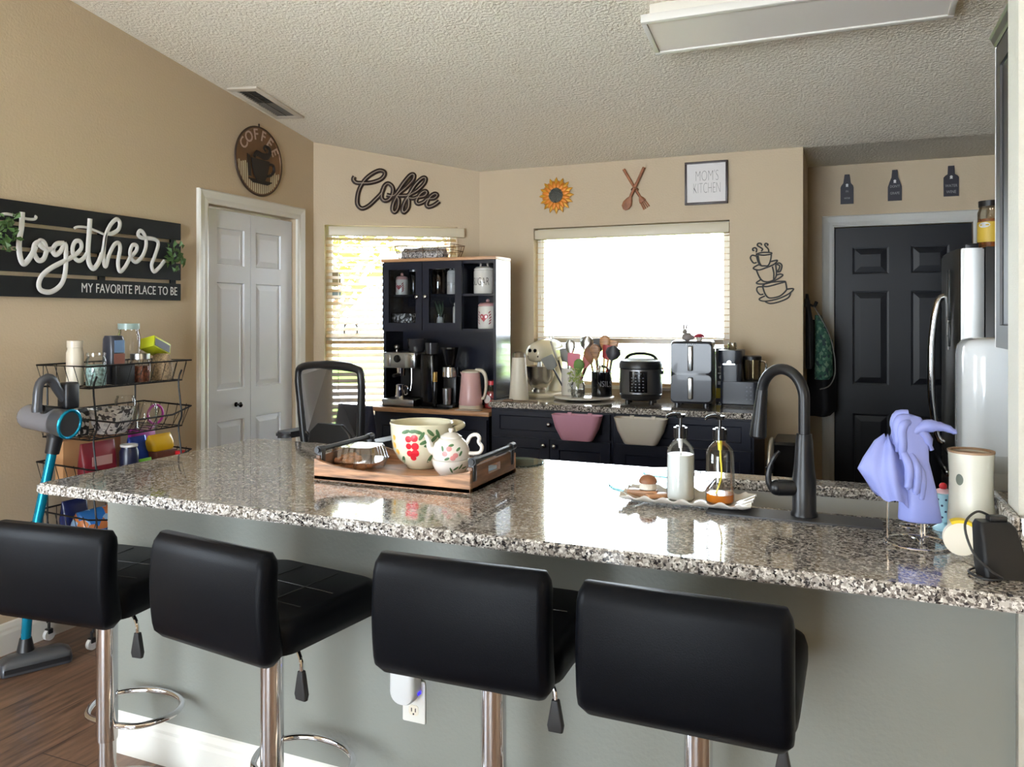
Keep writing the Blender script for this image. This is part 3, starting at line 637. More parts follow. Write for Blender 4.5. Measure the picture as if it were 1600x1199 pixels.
su = thing('sundae_cup', 'pale blue polka dot sundae cup with a red cherry on top', 'ornament', (.224, 2.128, CT+.0003))
ps = [(0, 0), (.022, 0), (.023, .004), (.01, .013), (.008, .018), (.014, .024), (.017, .05), (.0195, .082), (.0205, .086), (.018, .088), (0, .088)]
mb = MB(); mb.lathe(ps, seg=24); mb.build('cup', mat('pale_blue', (164, 206, 222), .25), su)
mb = MB(); mb.ball((0, 0, .088), .018, rz=.55, a=0, b=pi/2); mb.build('cream_topping', mat('topping', (226, 190, 196), .5), su)
mb = MB(); mb.ball((0, 0, .103), .0085); mb.build('cherry', RED, su)
mb = MB()
for i in range(7):
    for j in range(4): decal(mb, ps[5:8], 2*pi*i/7+(j % 2)*.45, .032+.014*j, .0028, .0028, 0, 8, .0005)
mb.build('polka_dots', mat('dot_navy', (30, 44, 80), .4), su, smooth=False)
ca = thing('canister', 'tall cream canister with a round hole and brown rim, right of the sundae cup', 'canister', (.2690, 2.03, CT+.0003))
pca = [(0, 0), (.046, 0), (.0475, .006), (.0465, .06), (.044, .1), (.0435, .15), (.046, .2), (.0465, .204), (.042, .204), (.041, .19), (0, .19)]
mb = MB(); mb.lathe(pca, seg=40); mb.build('body', mat('canister_cream', (224, 222, 208), .3), ca)
mb = MB(); mb.lathe([(.0468, .202), (.0468, .2065), (.040, .2065), (.040, .202)], seg=40); mb.lathe([(0, .196), (.04, .196), (.04, .198), (0, .198)], seg=40); mb.build('wood_rim', mat('rim_wood', (150, 120, 92), .5), ca)
mb = MB(); decal(mb, pca[:8], R(-128), .145, .0085, .0125, 0, 18, .0006); mb.build('hole', mat('hole_grey', (96, 104, 96), .6), ca)
mb = MB(); decal(mb, pca[:8], R(-112), .052, .006, .006, 0, 14, .001); mb.build('wood_button', mat('rim_wood', (0, 0, 0)), ca)
tp_ = MB(); tp_.M = Matrix.Translation((.232, 1.893, CT+.041)) @ Matrix.Rotation(pi/2, 4, 'X')
tp_.loft([[(r_*cos(R(20+100*k/14)), r_*sin(R(20+100*k/14)), z_) for r_, z_ in ((.0342, -.012), (.0405, -.012), (.0405, .012), (.0342, .012))] for k in range(15)])
yt = thing('tape_roll', 'yellow roll standing between the cream canister and the black adapter', 'tape roll')
tp_.build('tape', mat('tape_yellow', (216, 186, 20), .4), yt)
mb = MB(); mb.M = Matrix.Translation((.232, 1.893, CT+.041)) @ Matrix.Rotation(pi/2, 4, 'X'); mb.lathe([(0, -.009), (.0338, -.009), (.0338, .009), (0, .009)], seg=36); mb.build('core', CREAM, yt)
ad = thing('power_adapter', 'black power adapter leaning on the counter with its cord looped', 'adapter', (.292, 1.788, CT+.001), R(18))
mb = MB(); mb.loft([[(p[0], p[1]+.0, 0) for p in rrect(.085, .05, .008)], [(p[0]-.002, p[1]+.004, .02) for p in rrect(.085, .05, .008)], [(p[0]-.012, p[1]+.012, .095) for p in rrect(.068, .042, .008)], [(p[0]-.014, p[1]+.014, .104) for p in rrect(.056, .032, .006)]]); mb.build('body', mat('adapter_black', (14, 14, 16), .5, spec=.25), ad)
mb = MB(); mb.box(-.022, .012, .006, .026, .1035, .114, .003); mb.build('plug', BLKM, ad)
mb = MB(); mb.tube([(-.016, .016, .112), (-.045, .01, .122), (-.072, .0, .098), (-.066, -.02, .05), (-.04, -.034, .02), (-.02, -.036, .006), (-.05, -.03, .003), (-.056, .02, .003), (.0, .05, .003), (.06, .01, .003), (.12, .02, .003)], .0023, 8, smooth=6); mb.build('cord', BLKM, ad)
# outlet plate and plug-in
q = on_y(648, 1095, 1.91)
ou = thing('wall_outlet', 'white double outlet on the grey peninsula wall below the third stool', 'outlet', (q.x, 1.9095, q.z))
mb = MB(); mb.M = UP; mb.prism(rrect(.07, .115, .004), 0, .005, .001); mb.build('cover_plate', WHITE, ou)
mb = MB(); mb.M = UP
for z in (-.024, .024): mb.prism(rrect(.03, .028, .008, cy=z), .005, .0062)
mb.build('socket', CREAM, ou)
mb = MB()
for x in (-.006, .006): mb.box(x-.0012, x+.0012, -.0072, -.0063, -.028, -.018)
mb.cyl((0, -.0063, -.034), (0, -.0072, -.034), .0025, seg=8); mb.build('slots', BLKM, ou)
pl = thing('plug_in_freshener', 'white rounded plug-in with a blue glow, plugged in the outlet', 'night light', (q.x-.012, 1.9025, q.z+.065))
mb = MB(); mb.M = UP
mb.loft([[(x*s1, y*s1+.0, z) for x, y in rrect(.074, .12, .034, 6)] for s1, z in ((.96, 0), (1, .004), (1, .035), (.93, .045), (.75, .05))]); mb.build('body', mat('plug_white', (230, 232, 232), .35), pl)
mb = MB(); mb.M = UP; mb.box(.0375, .0395, -.035, -.028, .006, .02); mb.box(-.0395, -.0375, -.035, -.028, .006, .02); mb.build('glow_strip', mat('blue_glow', (50, 40, 255), .4, emit=3), pl)
# ---------------------------------------------------------------- bar stools
def stool():
    r = thing('bar_stool', '', 'bar stool', (0, 0, 0), 0, 'black bar stools along the peninsula')
    mb = MB(); mb.lathe([(0, .001), (.195, .001), (.197, .008), (.19, .014), (.1, .03), (.045, .05), (.036, .07), (.034, .09), (0, .09)], seg=48); mb.build('base', CHROME, r)
    mb = MB(); mb.cyl((0, 0, .088), (0, 0, .6), .0245, seg=28); mb.lathe([(.026, .09), (.0275, .1), (.0275, .11), (.0245, .12)], seg=28); mb.build('piston', CHROME, r)
    mb = MB(); mb.lathe([(.0248, .2), (.0285, .2), (.029, .205), (.029, .645), (.0245, .65)], seg=28); mb.build('column', CHROME, r)
    mb = MB(); mb.tube([(-.026, .005, .24), (-.09, .02, .24), (-.13, .07, .24), (-.14, .12, .24), (-.115, .175, .24), (-.06, .207, .24), (0, .216, .24), (.06, .207, .24), (.115, .175, .24), (.14, .12, .24), (.13, .07, .24), (.09, .02, .24), (.026, .005, .24)], .0088, 12, smooth=4); mb.build('footrest', CHROME, r)
    mb = MB(); mb.box(-.09, .09, -.08, .08, .645, .662, .003); mb.build('seat_plate', BLKM, r)
    mb = MB(); S = []
    for sc, z in ((.9, .66), (.98, .668), (1, .69), (1, .72), (.97, .74), (.9, .748)): S.append([(x*sc, y*sc+.02, z) for x, y in rrect(.41, .38, .06, 6)])
    mb.loft(S); mb.build('seat', LEATH, r, ang=1.2)
    mb = MB()
    for x in (-.065, .065): mb.tube([(x, -.14, .7475), (x, .17, .7475)], .0022, 6)
    for y in (-.06, .05): mb.tube([(-.16, y, .7475), (.16, y, .7475)], .0022, 6)
    mb.build('stitching', BLKM, r)
    mb = MB(); Bk = []
    for k in range(15):
        t = k/14; z = .655+.255*t; lean = -.172-.028*max(0, t-.1)-.012*sin(pi*t); th = .07*(1-.25*t); e = min(1, .5+6*t, 1.0 if t < .9 else 1-.5*((t-.9)/.1)**2)
        e2 = min(1, .93+.9*t)*(1.0 if t < .86 else 1-.06*((t-.86)/.14)**2); h = th*e
        Bk.append([(x*e2, y+lean+.02*(abs(x)/.2)**2*t, z) for x, y in rrect(.402, h, min(.022, h*.48), 5)])
    mb.loft(Bk); mb.build('backrest', LEATH, r, ang=1.2)
    mb = MB(); mb.tube([(.02, -.01, .65), (.12, -.045, .648), (.165, -.065, .63), (.172, -.068, .60)], .005, 8, smooth=3); mb.build('lever_rod', CHROME, r)
    mb = MB(); mb.loft([[(.172+x, -.068+y, z) for x, y in rrect(a, b, .004)] for a, b, z in ((.016, .014, .602), (.02, .016, .59), (.036, .016, .548), (.032, .012, .535))]); mb.build('lever_grip', BLKM, r)
    return r
st = stool()
ST = [('black bar stool at the far left end, beside the vacuum', -1.96, 1.672, R(5)), ('black bar stool second from left, turned so its seat shows', -1.335, 1.63, R(-8)), ('black bar stool third from left, in front of the plug-in', -.735, 1.665, R(1)), ('black bar stool at the right, nearest the camera', -.272, 1.665, R(-1))]
for i, (lab, x, y, a) in enumerate(ST):
    o = st if i == 0 else dup(st)
    o['label'] = lab; o.location = (x, y, 0); o.rotation_euler = (0, 0, a)
    for ch in o.children:
        if ch.name.split('.')[0] in ('seat', 'seat_plate', 'stitching', 'backrest', 'lever_rod', 'lever_grip'): ch.location.z += (-.05, .032, .05, .043)[i]   # gas lift heights differ
# ---------------------------------------------------------------- left wall: slatted sign, plaque, vent
def wallframe(o, rz): return Matrix.Translation(o) @ Matrix.Rotation(rz, 4, 'Z')
SB = mat('sign_black', (15, 16, 19), .55, spec=.25, bump=.1, bscale=80, stretch=(1, 1, 8))
sy0, sy1, sz0, sz1 = 2.12, 3.21, 1.505, 1.912
sg = thing('slatted_sign', 'black slatted wooden wall sign reading together with white script letters', 'sign', (XL, sy0, sz0), pi/2)
L = sy1-sy0; n = 4; gap = .018; sh = (sz1-sz0-gap*(n-1))/n
for k in range(n):
    mb = MB(); mb.box(0, L, -.026, -.012, k*(sh+gap), k*(sh+gap)+sh, .0015); mb.build('slat', SB, sg, smooth=False)
for x in (.04, L*.55, L-.055):
    mb = MB(); mb.box(x, x+.035, -.0115, -.001, .01, sz1-sz0-.01); mb.build('batten', SB, sg, smooth=False)
LW = mat('letter_white', (226, 226, 224), .45)
def zp(x, y, s_, ox, oy): return ox+x/s_, oy+y/s_
def to_local(p, o, rz): return Matrix.Rotation(-rz, 3, 'Z') @ (Vector(p)-Vector(o))
def script(strokes, s_, ox, oy, fn, org, rz, r_, yoff, m, par, name, flat=.45, seg=10, close=()):
    for i, stx in enumerate(strokes):
        pts = []
        for x, y in stx:
            p = to_local(fn(*zp(x, y, s_, ox, oy)), org, rz); p.y = yoff; pts.append(p)
        mb = MB(); mb.tube(pts, r_ if not isinstance(r_, list) else r_[i], seg, closed=i in close, smooth=5, flat=flat, nrm=(0, 1, 0)); mb.build(name, m, par)
tog = [[(-40, 322), (0, 300), (60, 290), (150, 310), (220, 330), (285, 335), (305, 318), (292, 308)],
 [(188, 275), (182, 400), (162, 520), (165, 620), (182, 685), (205, 705), (240, 670), (278, 610), (300, 560)],
 [(335, 520), (292, 545), (285, 610), (320, 675), (365, 665), (388, 595), (370, 530), (335, 515), (335, 550), (390, 585), (445, 582)],
 [(535, 535), (475, 540), (442, 590), (462, 630), (505, 605), (545, 540), (552, 640), (545, 780), (510, 880), (430, 938), (350, 930), (325, 880), (352, 805), (430, 740), (540, 682), (620, 640)],
 [(620, 640), (678, 580), (672, 522), (630, 520), (606, 580), (620, 650), (660, 680), (702, 655), (735, 605)],
 [(752, 330), (745, 450), (735, 600), (745, 700), (780, 745), (820, 700), (852, 620)],
 [(620, 410), (650, 398), (720, 402), (800, 430), (875, 462)],
 [(848, 650), (868, 560), (882, 470), (920, 385), (970, 335), (1000, 360), (988, 420), (930, 455), (885, 460), (866, 600), (868, 700), (885, 725), (908, 640), (950, 552), (990, 532), (1003, 580), (985, 690), (1000, 768), (1042, 735), (1082, 660)],
 [(1082, 655), (1135, 600), (1140, 555), (1105, 552), (1085, 612), (1102, 670), (1142, 688), (1190, 640), (1218, 560), (1215, 490), (1190, 440), (1165, 432), (1152, 462), (1182, 488), (1240, 492), (1300, 505), (1320, 545), (1292, 640), (1265, 715), (1285, 770), (1330, 735), (1372, 680)]]
so = (XL, sy0, sz0)
script(tog, 5.33, 0, 280, lambda a, b: on_x(a, b, XL+.035), so, pi/2, [.006, .0125, .0115, .0115, .0105, .0125, .006, .0105, .0105], -.033, LW, sg, 'script_letter', .5)
text('MY FAVORITE PLACE TO BE', .062, LW, sg, 'motto', (.778, -.0268, .046), (pi/2, 0, 0), .0006, .72, .0, space=1.04)
def leaves(mb, c, n, spread, size, rng, flat_y=.02):
    for k in range(n):
        p = Vector(c)+Vector((rng.uniform(-spread[0], spread[0]), rng.uniform(-flat_y, 0), rng.uniform(-spread[1], spread[1])))
        u, v = frame2((rng.uniform(-.6, .6), -1, rng.uniform(-.6, .6))); a = rng.uniform(0, 6.28); d = u*cos(a)+v*sin(a); e = u*-sin(a)+v*cos(a); s_ = size*rng.uniform(.7, 1.2); m_ = Vector((0, -size*.25, 0))
        mb.quad([p, p+d*s_*.5+e*s_*.28+m_, p+d*s_, p+d*s_*.5-e*s_*.28+m_])
rng = random.Random(3)
LG = translucent('sprig_green', (84, 116, 66), .2)
p = to_local(on_x(9, 362, XL+.04), so, pi/2); mb = MB(); leaves(mb, (p.x, -.03, p.z), 42, (.036, .075), .036, rng, .04); mb.build('leaf_sprig', LG, sg, smooth=False, recalc=False)
p = to_local(on_x(270, 402, XL+.04), so, pi/2); mb = MB(); leaves(mb, (p.x, -.03, p.z), 40, (.055, .06), .038, rng, .04); mb.build('leaf_sprig', LG, sg, smooth=False, recalc=False)
# round coffee plaque
c0 = on_x(403, 250, XL); PR = .205
pq = thing('coffee_plaque', 'round brown metal wall plaque with a coffee cup, above the white door', 'wall plaque', (XL, c0.y, c0.z-.01), pi/2)
mb = MB(); mb.M = UP; mb.lathe([(0, .002), (PR-.004, .002), (PR, .006), (PR, .014), (PR-.01, .014), (PR-.012, .010), (0, .010)], seg=64); mb.build('disc', mat('plaque_brown', (112, 82, 56), .45, .3, var=.12, vscale=6), pq)
mb = MB(); mb.M = UP; mb.tube([(PR*cos(2*pi*k/64), PR*sin(2*pi*k/64), .01) for k in range(64)], .006, 8, closed=True); mb.tube([(0, PR, .008), (0, PR+.022, .008)], .005, 8); mb.build('rim', mat('plaque_rim', (58, 40, 30), .5, .3), pq)
CW = mat('plaque_cream', (196, 184, 154), .6); mb = MB(); mb.M = UP
k = -PR+.012
for i in range(23):
    x = -PR*.94+PR*1.88*i/22; lo = -math.sqrt(max(0, (PR*.965)**2-x*x)); hi = -.02 if abs(x) > .1 else -.12
    hi += .006*sin(i*2.1)-.1*(abs(x) <= .1)*0-.03*(x > .1)
    if hi > lo+.01: mb.box(x-.0042, x+.0042, lo+.004, hi, .0105, .0125)
mb.build('corrugated_band', CW, pq, smooth=False)
PD = mat('plaque_dark', (36, 30, 28), .5, .3); mb = MB(); mb.M = UP
mb.prism([(-.075, .012), (.085, .012), (.08, -.03), (.062, -.085), (.04, -.118), (-.03, -.118), (-.052, -.085), (-.07, -.03)], .012, .02, .002)
mb.prism([(-.105, -.112), (.115, -.112), (.07, -.136), (-.06, -.136)], .0121, .019, .002); mb.prism([(-.11, .03), (-.085, .02), (-.075, -.1), (-.1, -.1)], .0121, .016); mb.build('cup', PD, pq)
mb = MB(); mb.M = UP; mb.tube([(.08, -.005, .016), (.12, -.005, .016), (.128, -.04, .016), (.095, -.072, .016), (.062, -.08, .016)], .008, 8, smooth=4); mb.build('cup_handle', PD, pq)
mb = MB(); mb.M = UP; mb.tube([(-.05, .02, .016), (-.03, .045, .016), (.04, .035, .016), (.085, .055, .016), (.085, .09, .016), (.05, .1, .016), (.035, .085, .016), (.05, .07, .016)], [.013, .018, .02, .016, .012, .009, .008, .006], 10, smooth=5, flat=.4, nrm=(0, 0, 1)); mb.build('steam', PD, pq)
PL = mat('plaque_letter', (186, 160, 146), .5)
for i, ch in enumerate('COFFEE'):
    a = R(148-23.6*i); text(ch, .092, PL, pq, 'letter', (.158*cos(a), -.0115, .158*sin(a)), (pi/2, -(a-pi/2), 0), .001, .95, .001)
# ceiling vent
v0 = Vector((-3.10, 3.74)); sl = math.atan(.155)
vt = thing('ceiling_vent', 'white ceiling air vent with dark louvres near the left wall', 'vent', (v0.x, v0.y, ceil_z(v0.x, v0.y)-.001)); vt.rotation_euler = (-sl, R(4.6), 0)
mb = MB(); W_, H_ = .105, .22
for a in ((-W_, W_, -H_, -H_+.04), (-W_, W_, H_-.04, H_), (-W_, -W_+.04, -H_+.04, H_-.04), (W_-.04, W_, -H_+.04, H_-.04)): mb.box(*a, -.012, 0, .002)
mb.build('frame', mat('vent_white', (214, 206, 190), .5), vt)
mb = MB(); mb.box(-W_+.04, W_-.04, -H_+.04, H_-.04, -.001, .0); mb.build('backing', BLKM, vt, smooth=False)
mb = MB()
for k in range(20): mb.box(-W_+.04, W_-.04, -H_+.045+.0184*k-.006, -H_+.045+.0184*k+.006, -.0065, -.0055, rot=Matrix.Rotation(.7 if k < 10 else -.7, 4, 'X'))
mb.box(-.004, .004, -H_+.04, H_-.04, -.011, -.0085); mb.build('louvres', mat('vent_louvre', (90, 84, 76), .6), vt, smooth=False)
# ---------------------------------------------------------------- wire basket cart against the left wall
CX0, CX1, CY0, CY1 = -3.22, -2.94, 2.42, 2.93
ct = thing('basket_cart', 'black wire basket cart on casters against the left wall behind the vacuum', 'cart', (0, 0, 0))
tiers = [(.13, .24), (.46, .58), (.68, .79), (.895, 1.0), (1.115, 1.21)]
for zb, zt in tiers:
    mb = MB(); f = .03
    top = [(CX0, CY0-f, zt), (CX1+f, CY0-f, zt-.012), (CX1+f*1.5, CY0+.1, zt-.04), (CX1+f*1.5, CY1-.1, zt-.04), (CX1+f, CY1+f, zt-.012), (CX0, CY1+f, zt)] if zb < 1.1 else [(CX0, CY0-f, zt), (CX1+f, CY0-f, zt), (CX1+f, CY1+f, zt), (CX0, CY1+f, zt)]
    mb.tube(top, .0042, 6, closed=True); mb.tube([(CX0, CY0, zb), (CX1, CY0, zb), (CX1, CY1, zb), (CX0, CY1, zb)], .004, 6, closed=True)
    for k in range(9):
        y = CY0+(CY1-CY0)*k/8; mb.tube([(CX0, y, zt), (CX0, y, zb), (CX1, y, zb), (CX1+f*(1.6 if zb < 1.1 else 1), y, zt-(.035 if .05 < k/8 < .95 and zb < 1.1 else .01))], .0018, 5)
    for k in range(6):
        x = CX0+(CX1-CX0)*k/5; mb.tube([(x, CY0-f, zt-.002), (x, CY0, zb), (x, CY1, zb), (x, CY1+f, zt-.002)], .0018, 5)
    mb.build('basket', WIRE, ct)
for y in (CY0+.02, CY1-.02):
    for x, b in ((CX0, 0), (CX1, 1)):
        pts = [(x, y, .075)]
        for zb, zt in tiers: pts += [(x, y, zb), (x+.02*b, y, zb+.05), (x+.012*b, y, zt+.01)]
        mb = MB(); mb.tube(pts[:-1], .0042, 6, smooth=3); mb.build('upright', WIRE, ct)
for x in (CX0+.01, CX1-.01):
    for y in (CY0+.02, CY1-.02):
        mb = MB(); mb.cyl((x, y, .05), (x, y, .078), .006, seg=8); mb.box(x-.014, x+.014, y-.011, y+.011, .03, .052, .003); cs = mb.build('caster', BLK, ct)
        mb = MB(); mb.cyl((x-.009, y, .0245), (x+.009, y, .0245), .024, seg=20); mb.build('wheel', PAPER, cs)
def zt_(i): return tiers[i][0]+.0045
def jar(name, lab, cat, x, y, z, r, h, m, lid=None, lidm=None, inner=None, group=None, sx=1):
    o = thing(name, lab, cat, (x, y, z), 0, group)
    mb = MB(); mb.lathe([(0, 0), (r*.93, 0), (r, .006), (r, h*.86), (r*.86, h*.95), (r*.86, h), (0, h)], seg=24); mb.build('body', m, o)
    if lid: mb = MB(); mb.cyl((0, 0, h+.0005), (0, 0, h+lid), r*.92, seg=24); mb.build('lid', lidm, o)
    if inner: mb = MB(); mb.lathe([(0, .003), (r*.94, .003), (r*.94, h*.7), (0, h*.7)], seg=20); mb.build('contents', inner, o)
    return o
def pouch(name, lab, cat, x, y, z, w_, d, h, m, rz=0, tilt=0, group=None):
    fl_ = w_ < d; mb = MB(); mb.loft([[(a*(s2 if fl_ else s1), b*(s1 if fl_ else s2), c) for a, b in rrect(w_, d, min(w_, d)*.3, 3)] for s1, s2, c in ((.92, .9, 0), (1, 1, h*.15), (1, .95, h*.5), (1, .45, h*.85), (1, .1, h))])
    return tag(mb.build(name, m, loc=(x, y, z), rot=(tilt, 0, rz)), lab, cat, group)
def carton(name, lab, cat, x, y, z, w_, d, h, m, rz=0, rot=None, group=None, bev=.002):
    mb = MB(); mb.box(-w_/2, w_/2, -d/2, d/2, 0, h, bev); return tag(mb.build(name, m, loc=(x, y, z), rot=rot or (0, 0, rz)), lab, cat, group)
t = zt_(4); xm = -3.08
jar('bottle', 'cream plastic bottle standing at the left of the top cart basket', 'bottle', -3.10, 2.48, t, .035, .165, CREAM, .03, CREAM)
jar('jar', 'clear jar of teal sweets at the front of the top cart basket', 'jar', -2.99, 2.495, t, .042, .13, GLASS, .014, GLASS, mat('sweets', (150, 190, 190), .6, var=.4, vscale=90))
bx = thing('glass_frame_box', 'tall dark bag with a blue top in the top cart basket', 'bag', (-3.02, 2.61, t), 0)
mb = MB(); mb.loft([[(a, b, c) for a, b in rrect(w_, .075, .02, 3)] for w_, c in ((.07, 0), (.075, .02), (.075, .14), (.07, .2), (.05, .215))]); mb.build('body', mat('bag_dark', (40, 44, 58), .3), bx)
mb = MB(); mb.box(.0355, .0385, -.028, .028, .05, .135); mb.build('label_panel', mat('label_brown', (128, 74, 58), .5), bx, smooth=False)
mb = MB(); mb.box(.0355, .038, -.026, .026, .14, .195); mb.build('window_panel', mat('label_blue', (110, 140, 180), .2), bx, smooth=False)
jar('jar', 'clear jar of brown nuts with a steel lid in the top cart basket', 'jar', -2.985, 2.725, t, .046, .105, GLASS, .025, STEEL, mat('nuts', (96, 52, 34), .6, var=.5, vscale=90))
jar('jar', 'tall clear jar with pale green lid at the back of the cart', 'jar', -3.14, 2.80, t, .052, .24, GLASS, .028, mat('lid_green', (150, 172, 168), .3))
carton('paper_bag', 'pale blue paper packet in the top cart basket below the tall jar', 'packet', -3.10, 2.685, t, .05, .09, .19, mat('pale_packet', (206, 218, 228), .6), .3)
bl = carton('carton', 'lime yellow carton leaning on top of the packets in the top cart basket', 'carton', -3.02, 2.845, t+.132, .075, .12, .055, mat('lime', (186, 196, 30), .5), rot=(R(-24), R(-14), .2))
mb = MB(); mb.box(.038, .0395, -.052, .052, .006, .044); mb.build('side_panel', mat('carton_dark', (58, 60, 66), .5), bl, smooth=False); tag(bl.children[0], 'dark printed side panel')
pouch('food_pouch', 'brown woven looking packet at the right end of the top cart basket', 'packet', -3.0, 2.865, t, .09, .09, .125, mat('woven', (150, 130, 104), .7, var=.25, vscale=120))
carton('black_box', 'black box between the jars in the top cart basket', 'box', -2.96, 2.61, t, .03, .1, .09, BLKM)
t = zt_(3)
def bowl(lab, x, y, z, r, h, m):
    mb = MB(); mb.lathe([(0, 0), (r*.6, 0), (r*.85, h*.4), (r, h), (r*.96, h), (r*.8, h*.42), (r*.55, .006), (0, .006)], seg=28); return tag(mb.build('bowl', m, loc=(x, y, z)), lab, 'bowl')
bowl('white lattice bowl in the second cart basket', -3.02, 2.60, t, .095, .11, speckle('lattice', [(0, (232, 232, 232)), (.55, (60, 60, 66)), (.8, (200, 200, 204))], 70, .3))
jar('tumbler', 'clear glass tumbler lying in the middle of the second cart basket', 'tumbler', -2.98, 2.76, t, .045, .12, GLASS)
jar('tumbler', 'clear plastic tumbler at the back of the second cart basket', 'tumbler', -3.1, 2.745, t, .045, .15, GLASS)
mb = MB(); mb.tube([(0, .045*cos(2*pi*k/24), .05+.045*sin(2*pi*k/24)) for k in range(24)], .006, 8, closed=True); tag(mb.build('bracelet', mat('magenta', (190, 60, 170), .35), loc=(-3.05, 2.875, t)), 'magenta ring standing at the right end of the second cart basket', 'ring')
carton('box', 'black and white patterned box at the left end of the second cart basket', 'box', -3.1, 2.47, t, .1, .08, .12, speckle('bw', [(0, (20, 20, 22)), (.5, (225, 225, 225)), (.8, (60, 60, 60))], 60, .5))
t = zt_(2)
MAR = mat('maroon_pouch', (126, 24, 44), .35)
po = pouch('food_pouch', 'maroon foil food pouch at the left of the third cart basket', 'pouch', -3.0, 2.51, t, .06, .17, .19, MAR)
mb = MB(); mb.box(.028, .031, -.05, .05, .09, .13); mb.build('pouch_label', mat('pouch_label', (190, 150, 150), .5), po, smooth=False)
cn = jar('tin', 'navy and white tin standing in the third cart basket', 'tin', -2.965, 2.645, t, .04, .15, mat('tin_navy', (26, 32, 58), .3), .01, PAPER)
mb = MB(); mb.cyl((0, 0, .004), (0, 0, .055), .0406, seg=24); mb.build('label_band', PAPER, cn)
carton('folder', 'magenta folder leaning at the back of the third cart basket', 'folder', -3.12, 2.87, t, .02, .16, .2, mat('magenta2', (168, 26, 150), .4), rot=(0, R(-4), .1))
pouch('snack_bag', 'shiny blue snack bag in the third cart basket', 'snack bag', -3.05, 2.765, t, .08, .1, .175, mat('foil_blue', (36, 70, 170), .2, .3))
yb = pouch('snack_bag', 'yellow snack bag on top at the right of the third cart basket', 'snack bag', -3.01, 2.86, t+.1, .08, .13, .075, mat('foil_yellow', (222, 178, 36), .25), 0)
carton('box', 'brown food box under the yellow snack bag', 'box', -3.0, 2.86, t, .08, .12, .099, mat('box_brown', (92, 50, 36), .5))
pouch('snack_bag', 'small green snack bag in front of the navy tin in the cart', 'snack bag', -2.955, 2.725, t, .03, .07, .085, mat('foil_green', (104, 176, 44), .25))
carton('box', 'tan cardboard box across the top of the third cart basket', 'box', -3.16, 2.6, t, .05, .3, .19, mat('card', (178, 132, 90), .7))
carton('red_box', 'small red box at the right end of the third cart basket', 'box', -2.945, 2.925, t, .03, .035, .09, RED)
t = zt_(1)
bg2 = pouch('bread_bag', 'blue and white wrapped bread loaf in the fourth cart basket', 'bread', -3.04, 2.56, t, .13, .24, .11, speckle('bread_wrap', [(0, (40, 110, 190)), (.4, (230, 236, 240)), (.6, (150, 190, 230)), (.82, (196, 120, 70))], 22, .25))
pouch('snack_bag', 'dark blue snack bag on the left of the fourth cart basket', 'snack bag', -3.13, 2.5, t, .06, .12, .15, mat('foil_navy', (24, 34, 80), .25))
pouch('snack_bag', 'pale green and white packet at the right of the bread loaf', 'snack bag', -3.0, 2.73, t, .06, .1, .12, mat('foil_pale', (200, 210, 180), .3))
carton('box', 'small tan box at the right of the fourth cart basket', 'box', -2.98, 2.82, t, .06, .06, .12, mat('card', (0, 0, 0)))
t = zt_(0)
pouch('snack_bag', 'orange and brown snack bag in the bottom cart basket', 'snack bag', -3.05, 2.6, t, .14, .2, .2, mat('foil_orange', (150, 80, 30), .3, var=.3, vscale=20))
# ---------------------------------------------------------------- cordless vacuum
VX, VY = -2.93, 2.25
vc = thing('stick_vacuum', 'grey and teal cordless stick vacuum standing by the left wall', 'vacuum', (VX, VY, 0))
GM = mat('vac_grey', (74, 76, 82), .3, .3); VB = mat('vac_black', (28, 29, 33), .4)
def vp(px, py, dx=0): 
    X = VX+dx; p = on_x(px, py, X); return p-Vector((VX, VY, 0))
mb = MB(); a0, b0 = vp(82, 705, -.02), vp(57, 822, -.06)
fl = vp(40, 1000, -.13); ax = (a0-b0).normalized()
mb.cyl(a0, b0, .0185, .0185, 20); mb.build('wand', TEAL, vc)
mb = MB(); mb.cyl(b0+ax*.015, b0-ax*.07, .024, .022, 18); mb.build('wand_joint', VB, vc)
mb = MB(); mb.cyl(b0-ax*.0701, Vector((fl.x, fl.y, .10)), .0185, .0185, 18); mb.build('lower_wand', TEAL, vc)
top = vp(92, 655)
mb = MB(); mb.cyl(a0-ax*.01, a0+ax*.06, .026, .03, 18); mb.cyl(a0+ax*.06, top-ax*.02, .034, .04, 18); mb.build('neck', VB, vc)
mc = vp(82, 658); fx = Vector((.97, .12, -.12)).normalized()
mb = MB(); u = fx
mb.cyl(mc-u*.12, mc+u*.02, .05, .052, 28); mb.ball(mc-u*.11, .05, 20, 10); mb.build('dust_cup', mat('dust_cup', (120, 120, 126), .12, .1), vc)
mb = MB(); mb.cyl(mc+u*.02, mc+u*.085, .052, .058, 28); mb.build('motor_housing', GM, vc)
mb = MB(); q0 = mc+u*.085; uu, vv = frame2(u); mb.tube([q0+uu*(.055*cos(2*pi*k/32))+vv*(.055*sin(2*pi*k/32)) for k in range(32)], .0065, 8, closed=True); mb.build('teal_ring', TEAL, vc); 
mb = MB(); mb.cyl(q0-u*.006, q0-u*.002, .052, seg=28); mb.build('filter', BLKM, vc)
mb = MB(); h0, h1, h2, h3 = vp(58, 632), vp(62, 600), vp(78, 592), vp(104, 628)
mb.tube([h0+Vector((0, 0, -.03)), h0, h1, h2, (h2+h3)/2, h3], [.02, .018, .017, .02, .019, .019], 14, smooth=4); mb.build('handle', GM, vc)
mb = MB(); bb = vp(108, 618); mb.box(bb.x-.03, bb.x+.03, bb.y-.035, bb.y+.03, bb.z-.055, bb.z+.055, .012, 3); mb.build('battery', VB, vc)
mb = MB(); mb.tube([vp(66, 640), vp(90, 642), vp(100, 640)], .018, 12, smooth=3); mb.build('grip_base', VB, vc)
mb = MB(); fz0 = Vector((fl.x, fl.y, 0)); ang_ = R(62)
